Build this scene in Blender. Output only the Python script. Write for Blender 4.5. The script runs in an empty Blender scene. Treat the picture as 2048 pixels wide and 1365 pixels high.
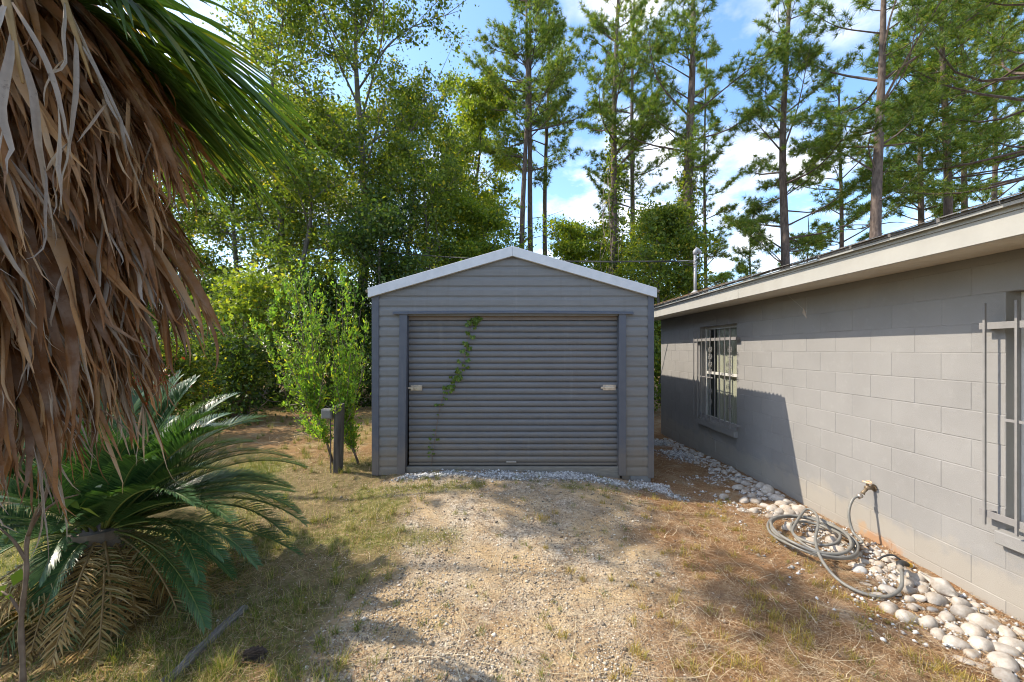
import bpy, math, random
import numpy as np
from mathutils import Vector, Matrix

# ------------------------------------------------------------------ camera, world, sun
SC = bpy.context.scene
COL = SC.collection
CAMZ = 1.75
cam_data = bpy.data.cameras.new("camera")
cam = bpy.data.objects.new("camera", cam_data)
COL.objects.link(cam)
cam.location = (0, 0, CAMZ)
cam.rotation_euler = (math.radians(90), 0, 0)
cam_data.sensor_width = 36
FPX = 815.0
cam_data.lens = FPX / 2048 * 36
cam_data.shift_x = -4 / 2048
cam_data.shift_y = 16.5 / 2048
cam_data.clip_start = 0.05
cam_data.clip_end = 600
SC.camera = cam

SUN_DIR = Vector((1.40, -0.25, -1.31)).normalized()      # the way the light travels
SUN_EL = math.asin(-SUN_DIR.z)
SUN_AZ = math.atan2(-SUN_DIR.x, -SUN_DIR.y)              # clockwise from +Y

world = bpy.data.worlds.new("World")
SC.world = world
world.use_nodes = True
wn = world.node_tree
wn.nodes.clear()
def wnode(t, **k):
    n = wn.nodes.new(t)
    for a, b in k.items():
        setattr(n, a, b)
    return n
sky = wnode('ShaderNodeTexSky', sky_type='NISHITA', sun_disc=False)
sky.sun_elevation = SUN_EL
sky.sun_rotation = SUN_AZ
sky.air_density = 1.0
sky.dust_density = 0.8
sky.ozone_density = 1.8
tc = wnode('ShaderNodeTexCoord')
sep = wnode('ShaderNodeSeparateXYZ')
wn.links.new(tc.outputs['Generated'], sep.inputs[0])
zz = wnode('ShaderNodeMath', operation='ADD'); zz.inputs[1].default_value = 0.22
wn.links.new(sep.outputs['Z'], zz.inputs[0])
dx = wnode('ShaderNodeMath', operation='DIVIDE'); dy = wnode('ShaderNodeMath', operation='DIVIDE')
wn.links.new(sep.outputs['X'], dx.inputs[0]); wn.links.new(zz.outputs[0], dx.inputs[1])
wn.links.new(sep.outputs['Y'], dy.inputs[0]); wn.links.new(zz.outputs[0], dy.inputs[1])
cmb = wnode('ShaderNodeCombineXYZ')
wn.links.new(dx.outputs[0], cmb.inputs[0]); wn.links.new(dy.outputs[0], cmb.inputs[1])
cmb.inputs[2].default_value = 3.7
cn = wnode('ShaderNodeTexNoise')
cn.inputs['Scale'].default_value = 2.1
cn.inputs['Detail'].default_value = 8
cn.inputs['Roughness'].default_value = 0.56
wn.links.new(cmb.outputs[0], cn.inputs['Vector'])
cr = wnode('ShaderNodeValToRGB')
cr.color_ramp.elements[0].position = 0.48
cr.color_ramp.elements[0].color = (0, 0, 0, 1)
cr.color_ramp.elements[1].position = 0.67
cr.color_ramp.elements[1].color = (1, 1, 1, 1)
wn.links.new(cn.outputs['Fac'], cr.inputs[0])
cmix = wnode('ShaderNodeMixRGB')
cn2 = wnode('ShaderNodeTexNoise')
cn2.inputs['Scale'].default_value = 5.5
cn2.inputs['Detail'].default_value = 6
wn.links.new(cmb.outputs[0], cn2.inputs['Vector'])
cr2 = wnode('ShaderNodeValToRGB')
cr2.color_ramp.elements[0].position = 0.35
cr2.color_ramp.elements[0].color = (2.6, 2.7, 2.9, 1)
cr2.color_ramp.elements[1].position = 0.65
cr2.color_ramp.elements[1].color = (6.0, 5.8, 5.5, 1)
wn.links.new(cn2.outputs['Fac'], cr2.inputs[0])
wn.links.new(cr2.outputs['Color'], cmix.inputs['Color2'])
wn.links.new(cr.outputs['Color'], cmix.inputs['Fac'])
hs = wnode('ShaderNodeHueSaturation')
hs.inputs['Saturation'].default_value = 1.12
wn.links.new(sky.outputs['Color'], hs.inputs['Color'])
wn.links.new(hs.outputs['Color'], cmix.inputs['Color1'])
bg = wnode('ShaderNodeBackground')
bg.inputs['Strength'].default_value = 0.15
wn.links.new(cmix.outputs['Color'], bg.inputs['Color'])
wo = wnode('ShaderNodeOutputWorld')
wn.links.new(bg.outputs[0], wo.inputs[0])

sun_data = bpy.data.lights.new("sun", 'SUN')
sun_data.energy = 2.5
sun_data.angle = math.radians(0.4)
sun_data.color = (1.0, 0.90, 0.75)
sun = bpy.data.objects.new("sun", sun_data)
COL.objects.link(sun)
sun.rotation_euler = SUN_DIR.to_track_quat('-Z', 'Y').to_euler()
sun.location = (-30, 5, 30)

SC.view_settings.view_transform = 'Standard'
SC.view_settings.look = 'None'
SC.view_settings.exposure = 1.48
SC.view_settings.gamma = 1.0
SC.view_settings.use_curve_mapping = False
SC.render.engine = 'CYCLES'
SC.cycles.filter_width = 1.05
SC.cycles.max_bounces = 6
SC.cycles.diffuse_bounces = 4
SC.cycles.glossy_bounces = 2
SC.cycles.transmission_bounces = 4
SC.cycles.transparent_max_bounces = 8
SC.cycles.caustics_reflective = False
SC.cycles.caustics_refractive = False

# ------------------------------------------------------------------ helpers
def nrm(a):
    return a / np.maximum(np.linalg.norm(a, axis=-1, keepdims=True), 1e-9)

def vnoise(x, y, scale, seed=0):
    """smooth value noise in -1..1"""
    x = np.asarray(x, float) / scale + seed * 17.31
    y = np.asarray(y, float) / scale - seed * 9.77
    xi = np.floor(x).astype(np.int64); yi = np.floor(y).astype(np.int64)
    fx = x - xi; fy = y - yi
    fx = fx * fx * (3 - 2 * fx); fy = fy * fy * (3 - 2 * fy)
    def h(a, b):
        n = (a * 374761393 + b * 668265263 + seed * 974711) & 0x7fffffff
        n = ((n ^ (n >> 13)) * 1274126177) & 0x7fffffff
        return ((n ^ (n >> 16)) & 0xffff) / 32767.5 - 1
    return (h(xi, yi) * (1 - fx) + h(xi + 1, yi) * fx) * (1 - fy) + (h(xi, yi + 1) * (1 - fx) + h(xi + 1, yi + 1) * fx) * fy

def sst(x, a, b):
    t = np.clip((np.asarray(x, float) - a) / (b - a), 0, 1)
    return t * t * (3 - 2 * t)

def fast_mesh(name, V, F, mat=None, smooth=False):
    V = np.ascontiguousarray(V, dtype=np.float32).reshape(-1, 3)
    F = np.ascontiguousarray(F, dtype=np.int32)
    m, k = F.shape
    me = bpy.data.meshes.new(name)
    me.vertices.add(len(V)); me.vertices.foreach_set('co', V.ravel())
    me.loops.add(m * k); me.loops.foreach_set('vertex_index', F.ravel())
    me.polygons.add(m); me.polygons.foreach_set('loop_start', np.arange(0, m * k, k, dtype=np.int32))
    if smooth:
        me.polygons.foreach_set('use_smooth', np.ones(m, dtype=bool))
    if mat: me.materials.append(mat)
    me.update(calc_edges=True)
    return me

def link(name, me, parent=None, loc=(0, 0, 0), rot=None, scale=None):
    o = bpy.data.objects.new(name, me)
    COL.objects.link(o)
    if parent is not None: o.parent = parent
    o.location = loc
    if rot is not None: o.rotation_euler = rot
    if scale is not None: o.scale = scale
    return o

def tag(o, label=None, cat=None, group=None, kind=None):
    if label: o['label'] = label
    if cat: o['category'] = cat
    if group: o['group'] = group
    if kind: o['kind'] = kind
    return o

def thing(name, loc, label, cat, group=None):
    o = link(name, None, loc=loc)
    o.empty_display_size = 0.1
    return tag(o, label, cat, group)

class MB:
    """collects quads/tris of any shape; build() links them as one object, in coordinates relative to org"""
    def __init__(self): self.v = []; self.f = []
    def add(self, V, F):
        b = len(self.v)
        self.v.extend([tuple(p) for p in V]); self.f.extend([tuple(i + b for i in f) for f in F])
        return self
    def box(self, x0, x1, y0, y1, z0, z1):
        V = [(x, y, z) for x in (x0, x1) for y in (y0, y1) for z in (z0, z1)]
        return self.add(V, [(0, 1, 3, 2), (4, 6, 7, 5), (0, 4, 5, 1), (2, 3, 7, 6), (0, 2, 6, 4), (1, 5, 7, 3)])
    def tube(self, P, R, n=8, caps=True):
        P = np.asarray(P, float); K = len(P)
        R = np.full(K, R, float) if np.isscalar(R) else np.asarray(R, float)
        T = nrm(np.gradient(P, axis=0))
        ref = np.array([0, 0, 1.0]) if abs(T[0][2]) < 0.9 else np.array([1.0, 0, 0])
        u = nrm(np.cross(T[0], ref)); V = []
        a = np.arange(n) * 2 * math.pi / n
        for k in range(K):
            u = nrm(u - T[k] * np.dot(u, T[k])); w = np.cross(T[k], u)
            V.append(P[k] + R[k] * (np.cos(a)[:, None] * u + np.sin(a)[:, None] * w))
        V = np.concatenate(V)
        F = [(k * n + i, k * n + (i + 1) % n, (k + 1) * n + (i + 1) % n, (k + 1) * n + i) for k in range(K - 1) for i in range(n)]
        if caps: F += [tuple(range(n - 1, -1, -1)), tuple(range((K - 1) * n, K * n))]
        return self.add(V, F)
    def prism(self, poly, axis, a, b):
        """polygon (2-D points) extruded along axis from a to b"""
        n = len(poly)
        def p3(q, h):
            return {'x': (h, q[0], q[1]), 'y': (q[0], h, q[1]), 'z': (q[0], q[1], h)}[axis]
        V = [p3(q, a) for q in poly] + [p3(q, b) for q in poly]
        F = [tuple(range(n)), tuple(range(2 * n - 1, n - 1, -1))] + [(i, n + i, n + (i + 1) % n, (i + 1) % n) for i in range(n)]
        return self.add(V, F)
    def mesh(self, name, mat, org=(0, 0, 0), smooth=False, bevel=0):
        me = bpy.data.meshes.new(name)
        o = np.array(org)
        me.from_pydata([tuple(np.array(p) - o) for p in self.v], [], self.f)
        if mat: me.materials.append(mat)
        import bmesh
        bm = bmesh.new(); bm.from_mesh(me)
        bmesh.ops.recalc_face_normals(bm, faces=bm.faces)
        if bevel:
            bmesh.ops.bevel(bm, geom=[e for e in bm.edges if len(e.link_faces) == 2 and e.calc_face_angle(0) > 0.5], offset=bevel, segments=1, affect='EDGES')
        if smooth:
            for f in bm.faces: f.smooth = True
        bm.to_mesh(me); bm.free()
        return me
    def build(self, name, mat, parent=None, org=None, smooth=False, bevel=0):
        if org is None: org = tuple(parent_org(parent)) if parent is not None else (0, 0, 0)
        return link(name, self.mesh(name, mat, org, smooth, bevel), parent)

def parent_org(p):
    s = Vector((0, 0, 0))
    while p is not None:
        s = s + p.location; p = p.parent
    return s

def fbuild(name, V, F, mat, parent=None, smooth=False):
    org = np.array(parent_org(parent)) if parent is not None else np.zeros(3)
    return link(name, fast_mesh(name, np.asarray(V).reshape(-1, 3) - org, F, mat, smooth), parent)

# ------------------------------------------------------------------ materials
def newmat(name):
    m = bpy.data.materials.new(name); m.use_nodes = True
    nt = m.node_tree
    return m, nt, nt.nodes['Principled BSDF'], nt.nodes['Material Output']

def nd(nt, t, ins=None, **k):
    n = nt.nodes.new(t)
    for a, b in k.items(): setattr(n, a, b)
    for a, b in (ins or {}).items():
        if hasattr(b, 'is_linked') or isinstance(b, bpy.types.NodeSocket): nt.links.new(b, n.inputs[a])
        else: n.inputs[a].default_value = b
    return n

def ramp(nt, fac, stops):
    r = nd(nt, 'ShaderNodeValToRGB')
    el = r.color_ramp.elements
    while len(el) < len(stops): el.new(0.5)
    for e, (p, c) in zip(el, stops):
        e.position = p; e.color = (c[0], c[1], c[2], 1) if not np.isscalar(c) else (c, c, c, 1)
    nt.links.new(fac, r.inputs[0])
    return r.outputs['Color']

def noise(nt, scale, detail=4, rough=0.55, vec=None, dist=0.0):
    n = nd(nt, 'ShaderNodeTexNoise', {'Scale': scale, 'Detail': detail, 'Roughness': rough, 'Distortion': dist})
    if vec is not None: nt.links.new(vec, n.inputs['Vector'])
    return n.outputs['Fac']

def mixc(nt, fac, a, b, mode='MIX'):
    n = nd(nt, 'ShaderNodeMixRGB', blend_type=mode)
    for s, v in (('Fac', fac), ('Color1', a), ('Color2', b)):
        if isinstance(v, bpy.types.NodeSocket): nt.links.new(v, n.inputs[s])
        else: n.inputs[s].default_value = v if np.isscalar(v) else (v[0], v[1], v[2], 1)
    return n.outputs[0]

def bump(nt, h, strength, dist=0.01):
    b = nd(nt, 'ShaderNodeBump', {'Strength': strength, 'Distance': dist, 'Height': h})
    return b.outputs[0]

def pos(nt): return nd(nt, 'ShaderNodeNewGeometry').outputs['Position']

def objco(nt): return nd(nt, 'ShaderNodeTexCoord').outputs['Object']

def scaled(nt, v, s):
    return nd(nt, 'ShaderNodeMapping', {'Vector': v, 'Scale': s}).outputs[0]

def surf(name, c1, c2, scale=6, rough=0.6, bstr=0.15, bscale=80, spec=0.3, metal=0.0, stretch=(1, 1, 1), dirt=None, per_obj=0.0, splash=0.0):
    """painted or raw surface: two tones mottled together, fine relief, optional dirt tone"""
    m, nt, b, out = newmat(name)
    p = scaled(nt, pos(nt), stretch)
    c = ramp(nt, noise(nt, scale, 6, 0.6, p), [(0.3, c1), (0.72, c2)])
    if dirt:
        f = ramp(nt, noise(nt, scale * 0.37, 5, 0.65, p), [(0.52, 0.0), (0.75, dirt[1])])
        c = mixc(nt, f, c, dirt[0])
    if per_obj:
        r = nd(nt, 'ShaderNodeObjectInfo').outputs['Random']
        c = mixc(nt, 1.0, c, ramp(nt, r, [(0, 1 - per_obj), (1, 1.0)]), 'MULTIPLY')
    if splash:
        # soil splashed up from the ground, and thin rain streaks
        pp_ = pos(nt)
        z_ = nd(nt, 'ShaderNodeSeparateXYZ', {0: pp_}).outputs['Z']
        nz_ = nd(nt, 'ShaderNodeMath', {0: noise(nt, 7, 5, 0.7, pp_), 1: 0.7}, operation='MULTIPLY').outputs[0]
        f_ = nd(nt, 'ShaderNodeMath', {0: z_, 1: nz_}, operation='SUBTRACT').outputs[0]
        c = mixc(nt, ramp(nt, f_, [(0.0, splash), (0.30, 0.0)]), c, (0.22, 0.17, 0.115))
        st_ = noise(nt, 1.0, 4, 0.7, scaled(nt, pp_, (16, 16, 0.9)))
        c = mixc(nt, ramp(nt, st_, [(0.55, 0.0), (0.78, splash * 0.7)]), c, (0.12, 0.10, 0.08))
        st2 = noise(nt, 1.0, 3, 0.6, scaled(nt, pp_, (9, 9, 0.7)))
        c = mixc(nt, ramp(nt, st2, [(0.62, 0.0), (0.8, splash * 0.6)]), c, (0.30, 0.28, 0.26))
    nt.links.new(c, b.inputs['Base Color'])
    b.inputs['Roughness'].default_value = rough
    b.inputs['Specular IOR Level'].default_value = spec
    b.inputs['Metallic'].default_value = metal
    if bstr:
        nt.links.new(bump(nt, noise(nt, bscale, 4, 0.6, p), bstr, 0.004), b.inputs['Normal'])
    return m

def leafmat(name, stops, trans=0.35, tcol=(1.25, 1.25, 0.55), rough=0.45, spec=0.35):
    """thin leaves: a colour per leaf, light shining through from behind"""
    m, nt, b, out = newmat(name)
    r = nd(nt, 'ShaderNodeNewGeometry').outputs['Random Per Island']
    c = ramp(nt, r, stops)
    ob = nd(nt, 'ShaderNodeObjectInfo').outputs['Random']
    c = mixc(nt, 1.0, c, ramp(nt, ob, [(0, (0.85, 0.9, 0.85)), (1, (1.1, 1.05, 1.0))]), 'MULTIPLY')
    nt.links.new(c, b.inputs['Base Color'])
    b.inputs['Roughness'].default_value = rough
    b.inputs['Specular IOR Level'].default_value = spec
    t = nd(nt, 'ShaderNodeBsdfTranslucent')
    nt.links.new(mixc(nt, 1.0, c, tcol, 'MULTIPLY'), t.inputs['Color'])
    ms = nd(nt, 'ShaderNodeMixShader', {0: trans})
    nt.links.new(b.outputs[0], ms.inputs[1]); nt.links.new(t.outputs[0], ms.inputs[2])
    nt.links.new(ms.outputs[0], out.inputs[0])
    return m

MAT = {}
MAT['siding'] = surf('vinyl_siding_grey', (0.162, 0.160, 0.155), (0.190, 0.187, 0.180), 5, 0.5, 0.12, 140, 0.35, stretch=(1, 1, 6), dirt=((0.13, 0.12, 0.10), 0.35), per_obj=0.06, splash=0.5)
MAT['door'] = surf('door_paint_grey', (0.126, 0.125, 0.127), (0.158, 0.155, 0.155), 3, 0.42, 0.08, 90, 0.45, stretch=(0.6, 1, 5), dirt=((0.125, 0.115, 0.105), 0.5), per_obj=0.08, splash=0.45)
MAT['trim'] = surf('trim_blue_grey', (0.084, 0.092, 0.112), (0.104, 0.112, 0.132), 8, 0.5, 0.1, 120, 0.35, splash=0.4)
MAT['white_trim'] = surf('white_metal_trim', (0.52, 0.53, 0.54), (0.62, 0.625, 0.63), 7, 0.45, 0.05, 60, 0.4, dirt=((0.45, 0.44, 0.40), 0.35))
MAT['galv'] = surf('galvanised_sheet', (0.50, 0.52, 0.54), (0.62, 0.63, 0.65), 9, 0.42, 0.05, 60, 0.5, 0.6)
MAT['found'] = surf('foundation_grey', (0.15, 0.15, 0.15), (0.2, 0.2, 0.19), 10, 0.8, 0.3, 60)
MAT['thresh'] = surf('threshold_wood', (0.17, 0.155, 0.13), (0.26, 0.235, 0.195), 9, 0.8, 0.3, 70, stretch=(1, 6, 6))
MAT['headwood'] = surf('header_wood', (0.16, 0.13, 0.11), (0.22, 0.18, 0.15), 9, 0.8, 0.3, 70, stretch=(1, 6, 6))
MAT['fascia'] = surf('fascia_cream_paint', (0.33, 0.318, 0.285), (0.375, 0.362, 0.325), 4, 0.5, 0.06, 50, 0.3, dirt=((0.3, 0.27, 0.22), 0.4))
MAT['soffit'] = surf('soffit_vinyl', (0.52, 0.48, 0.40), (0.60, 0.56, 0.47), 5, 0.55, 0.05, 50, dirt=((0.4, 0.36, 0.3), 0.3))
MAT['drip'] = surf('drip_edge_metal', (0.30, 0.30, 0.28), (0.42, 0.41, 0.38), 6, 0.5, 0.1, 40, 0.4, dirt=((0.2, 0.18, 0.15), 0.6))
MAT['shingle'] = surf('asphalt_shingle', (0.10, 0.095, 0.09), (0.2, 0.185, 0.175), 40, 0.9, 0.5, 220, 0.2, per_obj=0.25)
MAT['iron'] = surf('painted_iron_grey', (0.20, 0.19, 0.185), (0.25, 0.24, 0.23), 14, 0.45, 0.1, 150, 0.45)
MAT['winframe'] = surf('window_frame_aluminium', (0.55, 0.54, 0.50), (0.65, 0.64, 0.6), 10, 0.4, 0.04, 80, 0.4)
MAT['blind'] = surf('cream_blind', (0.62, 0.58, 0.46), (0.72, 0.68, 0.55), 3, 0.8, 0.05, 30, stretch=(1, 9, 1))
MAT['dark'] = surf('dark_interior', (0.02, 0.02, 0.022), (0.03, 0.03, 0.03), 3, 0.9, 0)
MAT['bolt'] = surf('latch_steel', (0.42, 0.38, 0.33), (0.60, 0.55, 0.48), 40, 0.35, 0.2, 120, 0.5, 0.7, dirt=((0.22, 0.12, 0.07), 0.9))
MAT['post'] = surf('weathered_post', (0.035, 0.03, 0.026), (0.11, 0.095, 0.078), 6, 0.85, 0.6, 60, stretch=(4, 4, 0.5), dirt=((0.14, 0.15, 0.1), 0.5))
MAT['timber'] = surf('weathered_timber', (0.085, 0.072, 0.06), (0.33, 0.29, 0.245), 12, 0.85, 1.0, 60, stretch=(6, 0.5, 6), dirt=((0.12, 0.10, 0.06), 0.8))
MAT['boxgrey'] = surf('outlet_box_grey', (0.17, 0.16, 0.145), (0.22, 0.21, 0.19), 12, 0.5, 0.05, 60)
MAT['mast'] = surf('mast_grey_metal', (0.26, 0.26, 0.27), (0.36, 0.36, 0.37), 14, 0.45, 0.08, 60, 0.4, 0.3, dirt=((0.4, 0.3, 0.22), 0.4))
MAT['cable'] = surf('cable_black', (0.03, 0.03, 0.03), (0.05, 0.05, 0.05), 10, 0.5, 0)
MAT['cablebare'] = surf('cable_aluminium', (0.35, 0.35, 0.35), (0.5, 0.5, 0.5), 10, 0.5, 0, metal=0.4)
MAT['hose'] = surf('hose_grey_rubber', (0.16, 0.155, 0.14), (0.235, 0.225, 0.20), 16, 0.42, 0.15, 60, 0.45, dirt=((0.33, 0.29, 0.22), 0.6))
MAT['nozzle'] = surf('nozzle_black_plastic', (0.03, 0.03, 0.03), (0.05, 0.05, 0.05), 10, 0.5, 0.1, 60)
MAT['yellow'] = surf('yellow_plastic', (0.55, 0.30, 0.03), (0.65, 0.38, 0.05), 10, 0.5, 0)
MAT['brass'] = surf('old_brass', (0.15, 0.10, 0.06), (0.30, 0.235, 0.15), 40, 0.5, 0.3, 120, 0.5, 0.4)
MAT['shell'] = surf('bleached_shell', (0.38, 0.325, 0.265), (0.60, 0.55, 0.48), 24, 0.65, 0.5, 70, 0.25, dirt=((0.33, 0.24, 0.155), 0.85), per_obj=0.28)
MAT['shellgrey'] = surf('grey_shell', (0.34, 0.34, 0.33), (0.5, 0.49, 0.47), 16, 0.6, 0.3, 60)
MAT['shellrust'] = surf('rust_stained_shell', (0.62, 0.38, 0.2), (0.78, 0.62, 0.45), 18, 0.6, 0.3, 60)
MAT['pinecone'] = surf('pine_cone_brown', (0.07, 0.05, 0.04), (0.16, 0.12, 0.09), 40, 0.8, 0.3, 100)
MAT['pinebark'] = surf('pine_bark', (0.07, 0.052, 0.045), (0.20, 0.155, 0.13), 7, 0.9, 1.0, 22, 0.15, stretch=(2.2, 2.2, 0.7), dirt=((0.06, 0.05, 0.045), 0.7))
MAT['bark'] = surf('grey_bark', (0.075, 0.065, 0.055), (0.2, 0.18, 0.155), 7, 0.9, 0.8, 26, 0.15, stretch=(2, 2, 0.6), dirt=((0.1, 0.12, 0.07), 0.5))
MAT['twig'] = surf('brown_twig', (0.13, 0.09, 0.065), (0.24, 0.18, 0.13), 20, 0.8, 0.3, 80)
MAT['vinewood'] = surf('vine_wood', (0.15, 0.12, 0.1), (0.28, 0.24, 0.2), 20, 0.9, 0.3, 80)
MAT['palmtrunk'] = surf('palm_trunk', (0.09, 0.075, 0.06), (0.2, 0.165, 0.13), 8, 0.9, 0.8, 30)

MAT['needle'] = leafmat('pine_needles', [(0, (0.076, 0.138, 0.040)), (0.5, (0.143, 0.226, 0.051)), (0.9, (0.250, 0.313, 0.064)), (1, (0.423, 0.307, 0.100))], 0.5, (1.4, 1.4, 0.5))
MAT['leaf_mid'] = leafmat('broadleaf_green', [(0, (0.061, 0.106, 0.023)), (0.5, (0.125, 0.185, 0.036)), (0.93, (0.221, 0.277, 0.047)), (1, (0.554, 0.435, 0.051))], 0.55, (1.5, 1.45, 0.5))
MAT['leaf_dark'] = leafmat('thicket_green', [(0, (0.032, 0.062, 0.021)), (0.55, (0.068, 0.117, 0.031)), (0.95, (0.131, 0.190, 0.041)), (1, (0.387, 0.322, 0.046))], 0.5, (1.4, 1.4, 0.5))
MAT['leaf_lime'] = leafmat('lime_green_leaves', [(0, (0.107, 0.166, 0.027)), (0.5, (0.207, 0.271, 0.042)), (0.9, (0.314, 0.370, 0.050)), (1, (0.655, 0.529, 0.050))], 0.55, (1.4, 1.4, 0.5))
MAT['leaf_bush'] = leafmat('bush_leaves', [(0, (0.138, 0.253, 0.046)), (0.5, (0.230, 0.380, 0.063)), (0.88, (0.368, 0.460, 0.069)), (1, (0.713, 0.575, 0.057))], 0.55, (1.3, 1.4, 0.5))
MAT['leaf_vine'] = leafmat('vine_leaves', [(0, (0.05, 0.08, 0.02)), (0.6, (0.10, 0.17, 0.03)), (1, (0.22, 0.28, 0.05))], 0.35)
MAT['redleaf'] = leafmat('red_leaves', [(0, (0.12, 0.02, 0.015)), (1, (0.3, 0.06, 0.03))], 0.3)
MAT['flower'] = leafmat('yellow_flowers', [(0, (0.6, 0.38, 0.02)), (1, (0.75, 0.55, 0.03))], 0.3)
MAT['sago'] = leafmat('sago_green' , [(0, (0.040, 0.094, 0.035)), (0.6, (0.069, 0.144, 0.050)), (1, (0.112, 0.194, 0.062))], 0.2, (1.2, 1.4, 0.4), 0.34, 0.42)
MAT['sagorib'] = surf('sago_rib', (0.10, 0.13, 0.03), (0.2, 0.22, 0.05), 12, 0.45, 0.1, 60, 0.4)
MAT['sagodead'] = leafmat('sago_dead', [(0, (0.20, 0.12, 0.035)), (0.5, (0.36, 0.24, 0.085)), (1, (0.5, 0.39, 0.2))], 0.25, (1.2, 1.0, 0.6), 0.6, 0.2)
MAT['sagomid'] = leafmat('sago_dying', [(0, (0.045, 0.085, 0.025)), (0.45, (0.10, 0.13, 0.035)), (0.7, (0.34, 0.27, 0.11)), (1, (0.5, 0.4, 0.22))], 0.2, (1.2, 1.2, 0.5), 0.5, 0.3)
MAT['sagodeadrib'] = surf('sago_dead_rib', (0.2, 0.13, 0.05), (0.32, 0.22, 0.1), 12, 0.7, 0.2, 60)

def palmmat(name, stops, trans, rough, spec, mottled):
    m, nt, b, out = newmat(name)
    r = nd(nt, 'ShaderNodeNewGeometry').outputs['Random Per Island']
    c = ramp(nt, r, stops)
    p = pos(nt)
    n1 = noise(nt, 9, 5, 0.65, p)
    c = mixc(nt, ramp(nt, n1, [(0.42, 0.0), (0.72, mottled)]), c, (0.42, 0.36, 0.29))
    n2 = noise(nt, 26, 4, 0.7, p)
    c = mixc(nt, ramp(nt, n2, [(0.60, 0.0), (0.72, 0.55)]), c, (0.06, 0.035, 0.02))
    nt.links.new(c, b.inputs['Base Color'])
    b.inputs['Roughness'].default_value = rough
    b.inputs['Specular IOR Level'].default_value = spec
    nt.links.new(bump(nt, noise(nt, 60, 3, 0.6, p), 0.3, 0.003), b.inputs['Normal'])
    t = nd(nt, 'ShaderNodeBsdfTranslucent')
    nt.links.new(mixc(nt, 1.0, c, (1.15, 0.9, 0.6), 'MULTIPLY'), t.inputs['Color'])
    ms = nd(nt, 'ShaderNodeMixShader', {0: trans})
    nt.links.new(b.outputs[0], ms.inputs[1]); nt.links.new(t.outputs[0], ms.inputs[2])
    nt.links.new(ms.outputs[0], out.inputs[0])
    return m
MAT['palmdead'] = palmmat('dead_palm_leaf', [(0, (0.10, 0.042, 0.014)), (0.3, (0.24, 0.108, 0.036)), (0.65, (0.36, 0.19, 0.072)), (0.88, (0.41, 0.26, 0.13)), (1, (0.46, 0.36, 0.24))], 0.22, 0.6, 0.2, 0.38)
MAT['palmgrey'] = palmmat('bleached_palm_leaf', [(0, (0.20, 0.16, 0.12)), (0.5, (0.32, 0.27, 0.215)), (1, (0.44, 0.39, 0.33))], 0.18, 0.6, 0.2, 0.6)
MAT['palmgreen'] = leafmat('palm_green', [(0, (0.060, 0.120, 0.030)), (0.7, (0.102, 0.180, 0.048)), (0.9, (0.240, 0.240, 0.036)), (1, (0.600, 0.336, 0.036))], 0.45, (1.3, 1.3, 0.4), 0.4, 0.4)

# wall paint, with the rust stain left by the dripping tap
def wallmat():
    m, nt, b, out = newmat('block_paint_grey')
    p = pos(nt)
    c = ramp(nt, noise(nt, 2.2, 6, 0.6, p), [(0.3, (0.242, 0.234, 0.224)), (0.7, (0.278, 0.269, 0.257))])
    c = mixc(nt, ramp(nt, noise(nt, 11, 5, 0.7, p), [(0.56, 0.0), (0.8, 0.3)]), c, (0.36, 0.35, 0.33))
    r = nd(nt, 'ShaderNodeObjectInfo').outputs['Random']
    c = mixc(nt, 1.0, c, ramp(nt, r, [(0, 0.95), (1, 1.02)]), 'MULTIPLY')
    def stain(c, centre, size, col, amount):
        d = nd(nt, 'ShaderNodeVectorMath', {0: p, 1: centre}, operation='SUBTRACT').outputs[0]
        d = nd(nt, 'ShaderNodeVectorMath', {0: d, 1: (1 / size[0], 1 / size[1], 1 / size[2])}, operation='MULTIPLY').outputs[0]
        l = nd(nt, 'ShaderNodeVectorMath', {0: d}, operation='LENGTH').outputs['Value']
        l = nd(nt, 'ShaderNodeMath', {0: l, 1: noise(nt, 14, 5, 0.7, p)}, operation='ADD').outputs[0]
        return mixc(nt, ramp(nt, l, [(0.75, amount), (1.35, 0.0)]), c, col)
    c = stain(c, (3.235, 3.60, 0.03), (0.3, 0.50, 0.20), (0.36, 0.15, 0.045), 0.95)
    c = stain(c, (3.235, 3.78, 0.10), (0.3, 0.14, 0.14), (0.42, 0.22, 0.08), 0.6)
    # splashed sand along the foot of the wall
    z = nd(nt, 'ShaderNodeSeparateXYZ', {0: p}).outputs['Z']
    zz = nd(nt, 'ShaderNodeMath', {0: z, 1: nd(nt, 'ShaderNodeMath', {0: noise(nt, 5, 4, 0.6, p), 1: 0.5}, operation='MULTIPLY').outputs[0]}, operation='SUBTRACT').outputs[0]
    c = mixc(nt, ramp(nt, zz, [(-0.0, 0.35), (0.12, 0.0)]), c, (0.42, 0.36, 0.27))
    nt.links.new(c, b.inputs['Base Color'])
    b.inputs['Roughness'].default_value = 0.62
    b.inputs['Specular IOR Level'].default_value = 0.3
    h = noise(nt, 190, 4, 0.7, p)
    nt.links.new(bump(nt, h, 0.45, 0.005), b.inputs['Normal'])
    return m
MAT['block'] = wallmat()

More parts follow.
